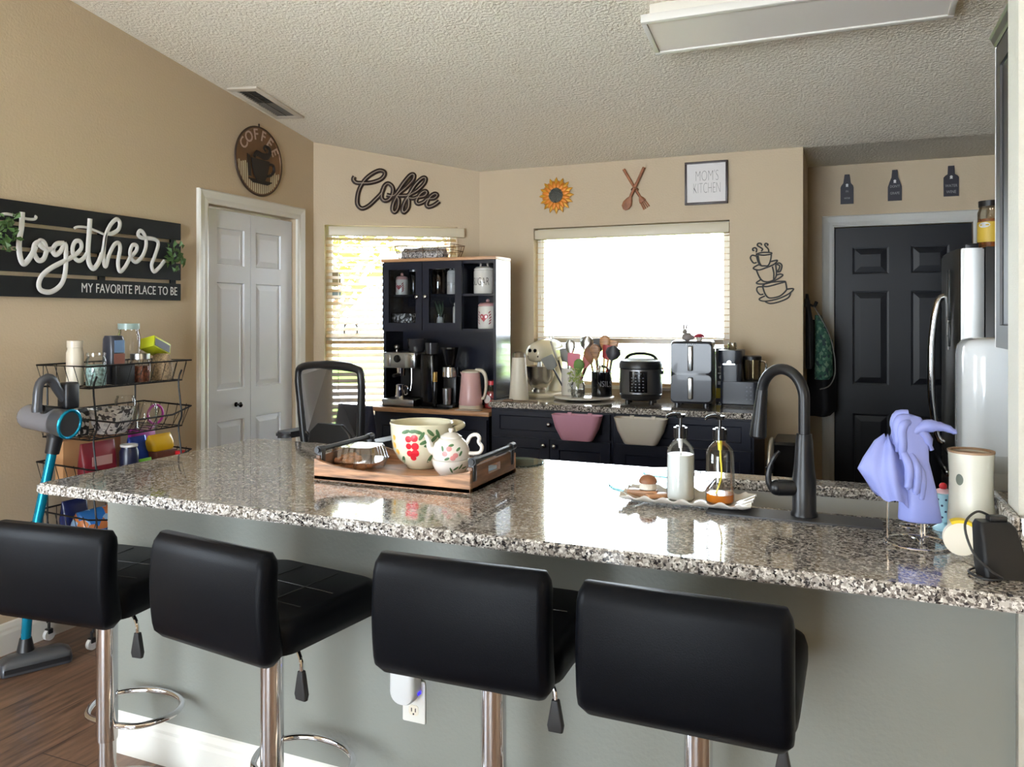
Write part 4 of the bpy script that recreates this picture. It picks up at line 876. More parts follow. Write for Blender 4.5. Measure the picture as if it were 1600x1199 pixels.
mb.M = Matrix.Translation((fl.x+.045, fl.y+.01, .002)) @ Matrix.Rotation(ang_, 4, 'Z')
mb.loft([[(x, y, z) for x, y in rrect(w_, d, .02, 4, 0, o)] for w_, d, z, o in ((.25, .10, 0, 0), (.255, .105, .02, 0), (.25, .09, .045, .004), (.2, .05, .062, .01))]); mb.build('floor_head', GM, vc)
mb = MB(); mb.M = Matrix.Translation((fl.x+.045, fl.y+.01, .002)) @ Matrix.Rotation(ang_, 4, 'Z'); mb.box(-.115, .115, -.0545, -.051, .012, .03); mb.build('head_strip', VB, vc, smooth=False)
mb = MB(); mb.cyl((fl.x+.0, fl.y, .05), (fl.x, fl.y, .115), .035, .022, 18); mb.build('swivel_neck', VB, vc)
# ---------------------------------------------------------------- angled wall: Coffee lettering
p0 = on_a(620, 300); cf = thing('script_wall_sign', 'dark metal script wall sign reading Coffee above the angled window', 'sign', (p0.x, p0.y, p0.z), ARZ)
cof = [[(140, 215), (122, 258), (165, 308), (260, 315), (400, 308), (540, 262), (605, 195), (600, 140), (520, 122), (400, 180), (290, 280), (212, 420), (182, 560), (192, 660), (260, 712), (360, 670), (460, 580), (562, 470), (600, 370), (660, 322), (728, 370), (738, 460), (690, 560), (612, 592), (562, 540), (572, 440), (600, 380)],
 [(640, 500), (720, 515), (790, 480), (900, 320), (1010, 192), (1068, 190), (1055, 260), (960, 370), (830, 485), (752, 620), (730, 730), (770, 770), (818, 700), (830, 580), (800, 515), (900, 512), (985, 495), (1080, 350), (1190, 242), (1248, 242), (1228, 320), (1120, 430), (990, 510), (912, 640), (888, 740), (920, 770), (978, 700), (988, 590), (970, 545), (1050, 555), (1120, 535)],
 [(1100, 540), (1220, 520), (1268, 470), (1240, 440), (1170, 480), (1102, 590), (1132, 640), (1220, 610), (1275, 565), (1380, 552), (1428, 505), (1390, 482), (1320, 530), (1262, 640), (1292, 688), (1380, 660), (1462, 600)]]
MB_DARK = mat('sign_bronze', (52, 40, 36), .45, .4)
script(cof, 10, 540, 255, on_a, (p0.x, p0.y, p0.z), ARZ, .0155, -.010, MB_DARK, cf, 'script_letters', .5)
script(cof, 10, 540, 255, on_a, (p0.x, p0.y, p0.z), ARZ, .0022, -.0175, mat('sign_inlay', (170, 156, 140), .4), cf, 'inlay_line', .6, 6)
# ---------------------------------------------------------------- coffee hutch
HX0, HX1, HYB, HYF, HYU = -2.735, -1.94, 4.655, 4.31, 4.43; HZ0, HZT = .85, 1.79
hu = thing('coffee_hutch', 'dark hutch cabinet with glass doors and an oak worktop beside the angled window', 'hutch', (0, 0, 0))
HN = mat('hutch_charcoal', (24, 27, 40), .24, coat=.1, spec=.4); s = .018; x1d, x2d = -2.44, -2.17
mb = MB()
for x in (HX0, HX1-s): mb.box(x, x+s, HYU, HYB, HZ0+.0005, HZT-.02)
mb.box(HX0+s, HX1-s, HYB-.008, HYB, HZ0+.0005, HZT-.02); mb.box(HX0+s, HX1-s, HYU, HYB-.008, 1.325, 1.345); mb.box(HX0+s, HX1-s, HYU, HYB-.008, HZT-.04, HZT-.02); mb.box(x2d-.009, x2d+.009, HYU+.001, HYB-.008, 1.345, HZT-.04)
mb.build('upper_case', HN, hu, smooth=False)
mb = MB(); mb.box(HX0+s, x2d-.0095, HYU+.03, HYB-.009, 1.548, 1.562); mb.box(x2d+.0095, HX1-s, HYU+.002, HYB-.009, 1.548, 1.562); mb.build('shelf', HN, hu, smooth=False)
mb = MB(); mb.box(HX0-.012, HX1+.004, HYU-.012, HYB, HZT-.0195, HZT, .002); mb.build('crown_board', WOODL, hu)
mb = MB(); mb.box(HX0-.008, HX1+.004, HYF, HYB, HZ0-.028, HZ0, .003); mb.build('worktop', WOODL, hu)
mb = MB(); mb.box(HX0, HX1-.002, HYF+.015, HYB, .08, HZ0-.0285); mb.box(HX0, HX0+.05, HYF+.015, HYF+.06, 0, .08); mb.box(HX1-.052, HX1-.002, HYF+.015, HYF+.06, 0, .08); mb.box(HX0, HX1-.002, HYB-.05, HYB, 0, .08); mb.build('base_case', HN, hu, smooth=False)
for x in (HX0+.006, (HX0+HX1)/2+.002):
    mb = MB(); panel_slab(mb, .388, .68, .018, [(.06, .328, .06, .62)], (.003, .006, .01), (.006, .007, .007)); mb.build('base_door', HN, hu, smooth=False, loc=(x, HYF-.004, .12))
for x0, x1, kx in ((HX0+.004, x1d-.002, x1d-.03), (x1d+.002, x2d+.006, x1d+.03)):
    mb = MB(); y0, y1, z0, z1, b = HYU-.02, HYU-.001, 1.335, HZT-.024, .046
    mb.box(x0, x0+b, y0, y1, z0, z1); mb.box(x1-b, x1, y0, y1, z0, z1); mb.box(x0+b, x1-b, y0, y1, z0, z0+b); mb.box(x0+b, x1-b, y0, y1, z1-b, z1)
    dr = mb.build('glass_door', HN, hu, smooth=False)
    mb = MB(); mb.box(x0+b, x1-b, y0+.008, y0+.011, z0+b, z1-b); mb.build('pane', glass('hutch_glass', (238, 240, 242), .0), dr, smooth=False)
    mb = MB(); mb.cyl((kx, y0, 1.545), (kx, y0-.014, 1.545), .005, seg=10); mb.ball((kx, y0-.02, 1.545), .0125, 14, 8, ry=.7); mb.build('knob', CHROME, dr)
HS1, HS2, HT = 1.5622, 1.3452, HZT+.0003
def canister(lab, x, y, z, r, h, body, lidm, txt=None, heart=False, hook=False, group=None, txtsize=.05):
    o = thing('ceramic_canister', lab, 'canister', (x, y, z), 0, group); hl = h*.8
    pf = [(0, 0), (r*.95, 0), (r, .005), (r, hl*.94), (r*.93, hl)]
    mb = MB(); mb.lathe(pf+[(0, hl)], seg=28); mb.build('body', body, o)
    mb = MB(); mb.lathe([(0, hl+.0005), (r*.97, hl+.0005), (r*.97, hl+.008), (r*.8, hl+.02), (r*.2, hl+.026), (0, hl+.026)], seg=28)
    if hook: mb.tube([(-r*.4, 0, hl+.02), (-r*.3, 0, hl+.045), (0, 0, hl+.052), (r*.3, 0, hl+.045), (r*.4, 0, hl+.02)], .006, 8, smooth=3)
    else: mb.ball((0, 0, hl+.034), .012)
    mb.build('lid', lidm, o)
    if txt: text(txt, txtsize, mat('dark_ink', (50, 46, 44), .5), o, 'lettering', (0, -r-.0006, hl*.5), (pi/2, 0, 0), .0004, .55, -.001, wrap=r)
    if heart:
        mb = MB(); hp = []
        for k in range(24):
            t = 2*pi*k/24; hp.append((16*sin(t)**3, 13*cos(t)-5*cos(2*t)-2*cos(3*t)-cos(4*t)))
        sc = r*.45/16; c_ = mb.v((0, -r-.0009, hl*.5)); vs = [mb.v(((r+.0007)*sin(a*sc/r), -(r+.0007)*cos(a*sc/r), hl*.5+b*sc)) for a, b in hp]
        for k in range(24): mb.face([c_, vs[k], vs[(k+1) % 24]])
        mb.build('painted_heart', mat('heart_red', (164, 50, 62), .4), o, smooth=False)
        mb = MB()
        for sg_ in (-1, 1):
            for k in range(5): decal(mb, pf, -pi/2+sg_*(.62+.05*sin(k)), hl*(.25+.12*k), .011, .0035, sg_*.8, 8)
        mb.build('painted_sprigs', mat('sprig_red', (136, 44, 56), .5), o, smooth=False)
    return o
PKL = mat('lid_rose', (196, 150, 148), .3)
canister('white canister lettered SUGAR on the open upper hutch shelf', -2.065, 4.53, HS1, .066, .185, CERA, CERA, 'SUGAR', hook=True, txtsize=.07)
canister('white heart cookie jar with a rose lid on the lower open hutch shelf', -2.04, 4.53, HS2, .062, .175, CERA, PKL, heart=True)
canister('small white heart canister behind the left glass door', -2.662, 4.54, HS1, .042, .125, CERA, PKL, heart=True)
canister('slim white canister with small lettering behind the right glass door', -2.294, 4.54, HS1, .034, .165, CERA, CERA, 'COCOA', hook=True, txtsize=.035)
jar('jar', 'dark glass bottle with a steel cap behind the left glass door', 'jar', -2.57, 4.54, HS1, .034, .15, mat('dark_glass', (24, 22, 22), .08), .022, STEEL)
jar('jar', 'amber glass jar with a steel lid behind the right glass door', 'jar', -2.389, 4.54, HS1, .044, .16, glass('amber_glass', (178, 150, 110), .3), .02, STEEL, mat('ground_coffee', (74, 48, 34), .8))
carton('speckled_box', 'black and white speckled box on the lower shelf behind the left glass door', 'box', -2.642, 4.55, HS2, .15, .09, .095, speckle('speckle_bw', [(0, (20, 20, 22)), (.45, (228, 228, 228)), (.75, (120, 120, 124))], 75, .4))
pot = thing('potted_plant', 'small green leaved plant in a clear glass behind the right glass door', 'plant', (-2.382, 4.54, HS2))
mb = MB(); mb.lathe([(0, 0), (.034, 0), (.042, .09), (.04, .09), (.032, .004), (0, .004)], seg=20); mb.build('glass_pot', GLASS, pot)
mb = MB(); mb.lathe([(0, .005), (.026, .005), (.018, .07), (0, .08)], seg=14); mb.build('stones', PAPER, pot)
mb = MB(); 
for k in range(6):
    a = k*1.05; mb.tube([(0, 0, .06), (.02*cos(a), .015*sin(a), .12), (.03*cos(a)-.01, .02*sin(a), .175)], [.004, .006, .0015], 6, smooth=3)
mb.build('leaves', mat('dark_leaf', (36, 70, 48), .4), pot)
canister('thin white jar at the right end of the lower shelf behind the right glass door', -2.275, 4.55, HS2, .018, .15, CERA, CERA)
pouch('cushion', 'grey speckled cushion lying on top of the dark hutch', 'cushion', -2.50, 4.55, HT+.001, .3, .14, .075, speckle('fleece', [(0, (120, 116, 116)), (.4, (206, 204, 204)), (.7, (160, 156, 156)), (.88, (60, 58, 60))], 130, .9), .05)
bk = thing('wire_basket', 'wire basket around the grey cushion on top of the hutch', 'basket', (-2.46, 4.545, HT))
mb = MB()
for z, q in ((.003, 1), (.05, 1.1), (.085, 1.15)): mb.tube([(x*q, y*q, z) for x, y in rrect(.38, .17, .03, 4)], .0022, 6, closed=True)
for x, y in rrect(.38, .17, .03, 4)[::2]+[(-.1, .085), (0, .085), (.1, .085), (-.1, -.085), (0, -.085), (.1, -.085)]: mb.tube([(x, y, .003), (x*1.1, y*1.1, .05), (x*1.15, y*1.15, .085)], .0015, 5)
mb.build('wires', mat('bronze_wire', (110, 84, 60), .4, .6), bk)
# on the worktop
wz = HZ0+.0005
mtz = thing('coffee_mat', 'thin black mat under the espresso machine and grinder on the hutch', 'mat', (0, 0, 0)); mb = MB(); mb.box(-2.715, -2.225, 4.335, 4.64, wz, wz+.0025, .001); mb.build('mat', BLKM, mtz); wz2 = wz+.003
es = thing('espresso_machine', 'stainless espresso machine with gauge at the left of the hutch worktop', 'espresso machine', (-2.585, 4.47, wz2))
mb = MB(); mb.box(-.115, .115, -.12, .14, 0, .045, .006); mb.build('drip_tray', STEEL, es)
mb = MB(); mb.box(-.06, .115, .02, .14, .0455, .24, .006); mb.build('back_column', BLK, es)
mb = MB(); mb.box(-.115, .115, -.1, .14, .2405, .34, .008); mb.build('head', STEEL, es)
mb = MB(); mb.box(-.112, -.062, -.104, -.1005, .25, .325, .001); mb.build('name_plate', mat('brushed', (205, 205, 202), .2, 1), es)
mb = MB(); mb.box(.045, .108, -.104, -.1005, .245, .33, .001); mb.build('button_plate', mat('brushed', (0, 0, 0)), es)
mb = MB(); mb.M = Matrix.Translation((-.01, -.101, .3)) @ UP; mb.lathe([(0, 0), (.024, 0), (.024, .008), (.02, .009), (0, .006)], seg=24); mb.build('pressure_gauge', BLKG, es)
mb = MB(); mb.cyl((-.01, -.05, .24), (-.01, -.05, .19), .032, .028, 20); mb.build('group_head', CHROME, es)
mb = MB(); mb.tube([(-.01, -.075, .2), (-.01, -.15, .195)], .011, 10); mb.build('portafilter_handle', BLK, es)
mb = MB(); mb.tube([(.085, -.09, .24), (.088, -.095, .15), (.082, -.1, .1)], .004, 8, smooth=3); mb.build('steam_wand', CHROME, es)
mb = MB(); mb.cyl((-.075, .0, .34), (-.075, .0, .355), .008); mb.ball((-.075, 0, .37), .018); mb.build('cup_tamper', STEEL, es)
mb = MB(); mb.lathe([(.05, .341), (.055, .36), (.062, .42), (.058, .425), (0, .425)], (.05, .04, 0), 22); mb.build('bean_hopper', mat('smoke', (50, 50, 54), .1), es)
pt = thing('milk_pitcher', 'small steel milk pitcher on the espresso drip tray', 'pitcher', (-2.605, 4.425, wz2+.046))
mb = MB(); mb.lathe([(0, 0), (.034, 0), (.036, .006), (.03, .06), (.031, .085), (.028, .085), (.027, .06), (.033, .008), (0, .006)], seg=24); mb.build('body', CHROME, pt)
mb = MB(); mb.tube([(.03, 0, .078), (.052, 0, .07), (.05, 0, .03), (.034, 0, .02)], .004, 8, smooth=3); mb.build('handle', CHROME, pt)
bt = thing('black_coffee_brewer', 'slim black coffee brewer between the espresso machine and the grinder', 'coffee maker', (-2.405, 4.50, wz2))
mb = MB(); mb.box(-.048, .048, -.1, .12, 0, .33, .012, 3); mb.build('body', BLKG, bt)
mb = MB(); mb.cyl((0, -.03, .3305), (0, -.03, .40), .042, .046, 22); mb.build('steel_hopper', mat('smoke', (0, 0, 0)), bt)
gr = thing('coffee_grinder', 'black and chrome coffee grinder with a tapered hopper beside the pink kettle', 'grinder', (-2.268, 4.46, wz2))
mb = MB(); mb.box(-.055, .055, -.08, .07, 0, .02, .005); mb.box(-.045, .045, -.01, .07, .0205, .19, .008); mb.build('base', BLK, gr)
mb = MB(); mb.cyl((0, -.005, .1905), (0, -.005, .25), .052, .05, 26); mb.build('chrome_collar', CHROME, gr)
mb = MB(); mb.cyl((0, -.045, .0205), (0, -.045, .12), .026, .03, 20); mb.build('grounds_cup', STEEL, gr)
mb = MB(); mb.cyl((0, -.005, .2505), (0, -.005, .27), .03, .036, 24); mb.cyl((0, -.005, .27), (0, -.005, .365), .036, .06, 24); mb.cyl((0, -.005, .365), (0, -.005, .375), .062, .06, 24); mb.build('hopper', BLKG, gr)
jar('tamper_bottle', 'small brass topped dark bottle between the brewer and the grinder', 'bottle', -2.342, 4.395, wz2, .017, .16, mat('dark_glass', (0, 0, 0)), .06, mat('brass', (170, 140, 80), .3, .8))
ke = thing('electric_kettle', 'tall pink electric kettle on the right of the hutch worktop', 'kettle', (-2.125, 4.46, wz))
mb = MB(); mb.lathe([(0, 0), (.074, 0), (.076, .006), (.074, .022), (0, .022)], seg=32); mb.build('base', CREAM, ke)
mb = MB(); mb.lathe([(0, .0225), (.072, .0225), (.0735, .04), (.058, .215), (.055, .222), (0, .222)], seg=32); mb.build('body', PINK, ke)
mb = MB(); mb.lathe([(0, .2225), (.056, .2225), (.054, .232), (.03, .24), (0, .242)], seg=28); mb.build('lid', CREAM, ke)
mb = MB(); mb.tube([(.03, .01, .236), (.075, .01, .232), (.098, .012, .19), (.098, .012, .12), (.085, .012, .07), (.068, .01, .06)], [.012, .012, .011, .01, .009, .008], 12, smooth=4); mb.build('handle', CREAM, ke)
mb = MB(); mb.loft([[(-.05, -.015, .222), (-.05, .015, .222), (-.053, .01, .19), (-.053, -.01, .19)], [(-.072, -.005, .225), (-.072, .005, .225), (-.06, .003, .2), (-.06, -.003, .2)]]); mb.build('spout', PINK, ke)
cj = jar('candy_jar', 'jar of red and brown sweets with a red lid beside the pink kettle', 'jar', -2.012, 4.53, wz, .05, .145, GLASS, .026, RED, mat('sweet_mix', (136, 40, 40), .5, var=.6, vscale=70))
mb = MB(); decal(mb, [(.0505, 0), (.0505, .15)], R(-110), .06, .03, .028, 0, 20); mb.build('label', PAPER, cj, smooth=False)
carton('napkin', 'flat grey cloth under the pink kettle edge on the worktop', 'cloth', -2.09, 4.355, wz, .16, .055, .003, mat('cloth_grey', (190, 184, 176), .8), .05, bev=0)
# ---------------------------------------------------------------- office chair with bag
oc = thing('office_chair', 'black mesh back office chair in front of the angled window', 'office chair', (-2.50, 3.53, 0), R(-9))
mb = MB(); fr = [(-.165, .005, .60), (-.2, 0, .75), (-.218, -.01, .95), (-.226, -.02, 1.1), (-.19, -.02, 1.15), (0, -.03, 1.165), (.19, -.02, 1.15), (.226, -.02, 1.1), (.218, -.01, .95), (.2, 0, .75), (.165, .005, .60)]
mb.tube(fr, [.022, .024, .022, .02, .02, .024, .02, .02, .022, .024, .022], 12, closed=True, smooth=4); mb.tube([(-.2, 0, .80), (-.1, .005, .745), (.1, .005, .745), (.2, 0, .80)], .014, 10, smooth=3); mb.build('back_frame', BLK, oc)
MESHM = glass('chair_mesh', (120, 120, 124), .02, .5); mb = MB()
mb.face([mb.v(p) for p in [(-.16, .004, .61), (-.195, 0, .75), (-.212, -.01, .95), (-.22, -.02, 1.1), (-.185, -.02, 1.14), (0, -.03, 1.155), (.185, -.02, 1.14), (.22, -.02, 1.1), (.212, -.01, .95), (.195, 0, .75), (.16, .004, .61)]]); mb.build('mesh_back', MESHM, oc, smooth=False)
mb = MB(); mb.loft([[(x, y, z) for x, y in rrect(w_, .04, .015)] for w_, z in ((.26, .62), (.34, .67), (.30, .80), (.18, .85))]); mb.build('lumbar_support', BLKM, oc)
mb = MB(); mb.loft([[(x*q, y*q+.27, z) for x, y in rrect(.5, .48, .1, 6)] for q, z in ((.9, .44), (1, .46), (1, .50), (.95, .52))]); mb.build('seat', BLKM, oc)
for sx in (-1, 1):
    mb = MB(); mb.tube([(sx*.24, .25, .47), (sx*.33, .2, .5), (sx*.33, .12, .75)], .016, 10, smooth=3); mb.build('arm_post', BLK, oc)
    mb = MB(); mb.M = Matrix.Translation((sx*.33, .07, .755)); mb.prism(rrect(.1, .26, .035, 5), 0, .034, .01); mb.build('armrest', mat('arm_pad', (44, 44, 46), .5), oc)
mb = MB(); mb.cyl((0, .27, .1), (0, .27, .44), .03); mb.build('gas_post', BLK, oc)
for k in range(5):
    a = 2*pi*k/5+.3; mb = MB(); mb.tube([(0, .27, .11), (.28*cos(a), .27+.28*sin(a), .075)], [.025, .016], 10); mb.cyl((.28*cos(a), .26+.28*sin(a), .028), (.28*cos(a), .28+.28*sin(a), .028), .027, seg=16); mb.cyl((.28*cos(a), .27+.28*sin(a), .05), (.28*cos(a), .27+.28*sin(a), .075), .008, seg=8); mb.build('base_leg', BLK, oc)
pouch('tote_bag', 'dark blue bag lying on the office chair seat, seen through its mesh back', 'bag', -2.53, 3.80, .5215, .25, .16, .40, mat('bag_navy', (34, 38, 62), .5), R(-9))
# ---------------------------------------------------------------- back counter and its cabinets
slab('countertop', [-1.93, -.40], [4.29, YB-.004], [], .883, CT, GRAN, 'speckled granite countertop under the bright back window holding the appliances', 'countertop')
KN = mat('knob_steel', (190, 190, 192), .2, 1)
for lab, x0, x1 in (('navy base cabinet under the left half of the back counter, pink bin on its drawer', -1.925, -1.178), ('navy base cabinet under the right half of the back counter, white bin on its drawer', -1.176, -.42)):
    c = thing('base_cabinet', lab, 'cabinet', (x0, 4.33, 0)); W_ = x1-x0
    mb = MB(); mb.box(0, W_, 0, .63, .1, .8825); mb.box(0, W_, .06, .6, 0, .1); mb.build('body', NAVY, c, smooth=False)
    mb = MB(); panel_slab(mb, W_-.03, .145, .019, [(.045, W_-.075, .03, .115)], (.003, .006, .01), (.006, .007, .007)); d = mb.build('drawer', NAVY, c, smooth=False, loc=(.015, -.0195, .725))
    mb = MB(); mb.cyl((W_/2-.015, 0, .0725), (W_/2-.015, -.014, .0725), .006, seg=10); mb.ball((W_/2-.015, -.02, .0725), .014, 14, 8, ry=.7); mb.build('knob', KN, d)
    h = (W_-.036)/2
    for k in range(2):
        mb = MB(); panel_slab(mb, h, .585, .019, [(.055, h-.055, .055, .53)], (.003, .006, .01), (.006, .007, .007)); d = mb.build('door', NAVY, c, smooth=False, loc=(.015+k*(h+.006), -.0195, .125))
        kx = h-.03 if k == 0 else .03; mb = MB(); mb.cyl((kx, 0, .55), (kx, -.014, .55), .006, seg=10); mb.ball((kx, -.02, .55), .014, 14, 8, ry=.7); mb.build('knob', KN, d)
def bin_(lab, x, m):
    o = thing('hanging_bin', lab, 'bin', (x, 4.255, .725), 0)
    mb = MB(); R_ = lambda w_, d, z, r: [(a, b, z) for a, b in rrect(w_, d, r, 6)]
    mb.loft([R_(.17, .06, 0, .025), R_(.185, .068, .006, .03), R_(.25, .092, .07, .035), R_(.288, .104, .138, .038), R_(.292, .107, .144, .04), R_(.280, .096, .142, .036), R_(.242, .084, .07, .03), R_(.175, .056, .008, .025)]); mb.build('tub', m, o, ang=1.1)
    mb = MB()
    for sx in (-.06, .06): mb.box(sx-.012, sx+.012, .044, .0535, .12, .15, .001)
    mb.build('hanger_clip', m, o); return o
bin_('pink plastic bin hanging on the left drawer of the back counter', -1.367, mat('bin_pink', (214, 158, 182), .4))
bin_('off white plastic bin hanging on the right drawer of the back counter', -1.005, mat('bin_white', (222, 216, 204), .4))
z = CT+.0004
# carafe, mixer
cr = thing('carafe', 'tall tapered cream carafe at the left end of the back counter', 'carafe', (-1.80, 4.455, z))
mb = MB(); mb.lathe([(0, 0), (.058, 0), (.06, .006), (.042, .25), (.04, .258), (0, .258)], seg=26); mb.build('body', CREAM, cr)
mb = MB(); mb.lathe([(0, .2585), (.041, .2585), (.036, .285), (.012, .295), (0, .296)], seg=22); mb.build('lid', glass('box_plastic'), cr)
mx = thing('stand_mixer', 'cream stand mixer with a steel bowl left of the utensil crock', 'mixer', (-1.755, 4.74, z), R(-16))
MC = mat('mixer_cream', (226, 216, 190), .2, coat=.3)
mb = MB(); mb.loft([[(x, y+.04, q) for x, y in rrect(a, b, .07, 6)] for a, b, q in ((.21, .31, 0), (.215, .315, .012), (.20, .30, .025))]); mb.build('base', MC, mx)
mb = MB(); mb.loft([[(x, y+.145, q) for x, y in rrect(a, b, .035, 5)] for a, b, q in ((.11, .1, .0255), (.09, .085, .1), (.09, .085, .2), (.1, .1, .245))]); mb.build('pedestal', MC, mx)
mb = MB(); S = []
for y, r_, zc in ((-.105, .03, .275), (-.1, .056, .275), (-.07, .067, .28), (0, .074, .29), (.08, .074, .295), (.15, .064, .29), (.19, .042, .285), (.2, .015, .283)): S.append([(r_*cos(2*pi*k/24), y, zc+r_*.95*sin(2*pi*k/24)) for k in range(24)])
mb.loft(S); mb.build('head', MC, mx, ang=1.2)
mb = MB(); mb.lathe([(0, .03), (.05, .03), (.05, .045), (.042, .05), (.07, .08), (.092, .13), (.1, .19), (.102, .193), (.098, .19), (.088, .13), (.06, .07), (0, .06)], (0, -.03, 0), 36); mb.build('bowl', mat('bowl_steel', (196, 190, 180), .25, 1), mx)
mb = MB(); mb.cyl((0, -.03, .12), (0, -.03, .225), .02, .012, 16); mb.build('beater', STEEL, mx)
mb = MB(); mb.cyl((-.018, -.108, .292), (-.018, -.1, .292), .012, seg=16); mb.cyl((.022, -.108, .292), (.022, -.1, .292), .012, seg=16); mb.box(-.04, .045, -.103, -.096, .25, .262, .002); mb.build('knobs', BLKG, mx)
mb = MB(); mb.M = Matrix.Rotation(R(16), 4, 'Z') @ Matrix.Translation((1.755, -4.83, -z)); mb.tube([(-1.925, 4.42, z+.004), (-1.88, 4.40, z+.004), (-1.84, 4.44, z+.004), (-1.87, 4.47, z+.004), (-1.82, 4.48, z+.009), (-1.80, 4.43, z+.004), (-1.85, 4.41, z+.009), (-1.75, 4.47, z+.004), (-1.66, 4.50, z+.004)], .0032, 8, smooth=6)
mb.build('power_cord', mat('cord_brown', (120, 100, 84), .5), mx)
# lazy susan with crock, vase, canister
LS = (-1.455, 4.665); ls = thing('lazy_susan', 'round white turntable under the utensil crock and black canister', 'turntable', (LS[0], LS[1], z))
mb = MB(); mb.lathe([(0, 0), (.11, 0), (.11, .008), (0, .008)], seg=40); mb.build('foot', BLKM, ls)
mb = MB(); mb.lathe([(0, .0085), (.183, .0085), (.186, .012), (.186, .018), (.182, .02), (0, .02)], seg=56); mb.build('plate', CERA, ls)
lz = z+.0204
def crock(lab, x, y, r, h, m, txt, tm, ts, sp=1):
    o = thing('utensil_crock', lab, 'crock', (x, y, lz)); pf = [(0, 0), (r*.97, 0), (r, .005), (r, h), (r*.93, h), (r*.92, .01), (0, .01)]
    mb = MB(); mb.lathe(pf, seg=36); mb.build('body', m, o)
    text(txt, ts, tm, o, 'lettering', (0, -r-.0006, h*.52), (pi/2, 0, R(-18)), .0004, .8, -.0004, wrap=r, spacing_l=sp); return o
crock('square looking white crock with dark lettering holding many utensils', -1.545, 4.70, .064, .165, CERA, 'my\nsecrets\nare\nmine', mat('dark_ink', (0, 0, 0)), .042, .85)
cb_ = crock('black ceramic canister lettered UTENSILS holding wooden spoons', -1.345, 4.675, .062, .15, BLKG, 'UTENSILS', mat('ink_grey', (120, 120, 126), .5), .05)
mb = MB(); mb.tube([(0, -.058, .15), (0, -.05, .175), (0, -.02, .185), (.03, .0, .175), (.045, .01, .152)], .008, 10, smooth=4); mb.build('lid_clamp', CHROME, cb_)
va = thing('flower_vase', 'clear glass vase of green sprigs in front of the white crock', 'vase', (-1.455, 4.545, lz))
mb = MB(); mb.lathe([(0, 0), (.036, 0), (.042, .02), (.042, .075), (.036, .09), (.034, .09), (.039, .072), (.039, .02), (.034, .004), (0, .004)], seg=24); mb.build('glass', GLASS, va)
mb = MB(); mb.lathe([(0, .005), (.037, .005), (.038, .05), (0, .05)], seg=20); mb.build('pebbles', speckle('pebbles', [(0, (150, 150, 140)), (.5, (214, 214, 206)), (.8, (90, 90, 86))], 80, .3), va)
mb = MB(); rng = random.Random(9)
for k in range(9):
    a = rng.uniform(0, 6.28); r_ = rng.uniform(.02, .05); mb.tube([(0, 0, .04), (r_*.4*cos(a), r_*.4*sin(a), .1), (r_*cos(a), r_*sin(a), rng.uniform(.13, .19))], [.0016, .0014, .0008], 5, smooth=3)
leaves(mb, (-.012, .01, .135), 34, (.04, .038), .024, rng, .03); mb.build('sprigs', translucent('sprig_yellow', (168, 182, 110), .3), va, smooth=False, recalc=False)
# utensils: (name, label, base x offset, y, tilt x, tilt y, length, head kind, material)
def utensil(name, lab, cx, cy, dx, dy, L_, kind, hm, bm=None, zb=None):
    b = Vector((cx, cy, zb or lz+.012)); t = b+Vector((dx, dy, math.sqrt(max(.001, L_*L_-dx*dx-dy*dy)))); ax = (t-b).normalized(); e = ax.cross(Vector((0, 1, 0))).normalized(); f = ax.cross(e)
    o = thing(name, lab, 'utensil', b); p = t-b; hl = {'spoon': .1, 'spatula': .09, 'whisk': .1, 'tongs': .16, 'ladle': .09, 'fork': .08}[kind]; j = p-ax*hl
    mb = MB()
    mb.tube([(0, 0, 0), tuple(j)], .0055 if kind != 'tongs' else .006, 8); mb.build('handle', bm or hm, o)
    mb = MB()
    def blade(ws, th):
        S = []
        for s_, w_ in ws: 
            c = j+ax*(hl*s_); S.append([tuple(c+e*(w_*cos(2*pi*k/12))+f*(th*sin(2*pi*k/12))) for k in range(12)])
        mb.loft(S)
    if kind == 'spoon': blade(((0, .007), (.2, .02), (.5, .033), (.75, .033), (.93, .02), (1, .004)), .007)
    if kind == 'ladle': blade(((0, .008), (.2, .034), (.5, .048), (.8, .04), (1, .008)), .022)
    if kind == 'spatula': blade(((0, .008), (.12, .036), (.5, .041), (.95, .041), (1, .036)), .0035)
    if kind == 'fork': blade(((0, .007), (.3, .024), (.6, .03), (1, .03)), .004)
    if kind == 'tongs':
        mb.tube([tuple(j+e*.006), tuple(j+e*.009+ax*hl*.8)], .007, 8); mb.tube([tuple(p+e*(.012*cos(2*pi*k/14))+ax*(-.01+.016*sin(2*pi*k/14))) for k in range(14)], .003, 6, closed=True)
    if kind == 'whisk':
        for k in range(5):
            a = pi*k/5; q = e*cos(a)+f*sin(a); mb.tube([tuple(j+ax*(hl*s_)+q*w_) for s_, w_ in ((0, .004), (.4, .026), (.75, .03), (1, 0), (.75, -.03), (.4, -.026), (0, -.004))], .0016, 5, smooth=3)
    mb.build('head', hm, o); return o
GS = mat('grey_silicone', (126, 126, 124), .5); DS = mat('dark_slate', (44, 44, 50), .45); WS = WOODT; RB = mat('red_silicone', (150, 30, 36), .4)
c1 = (-1.545, 4.70)
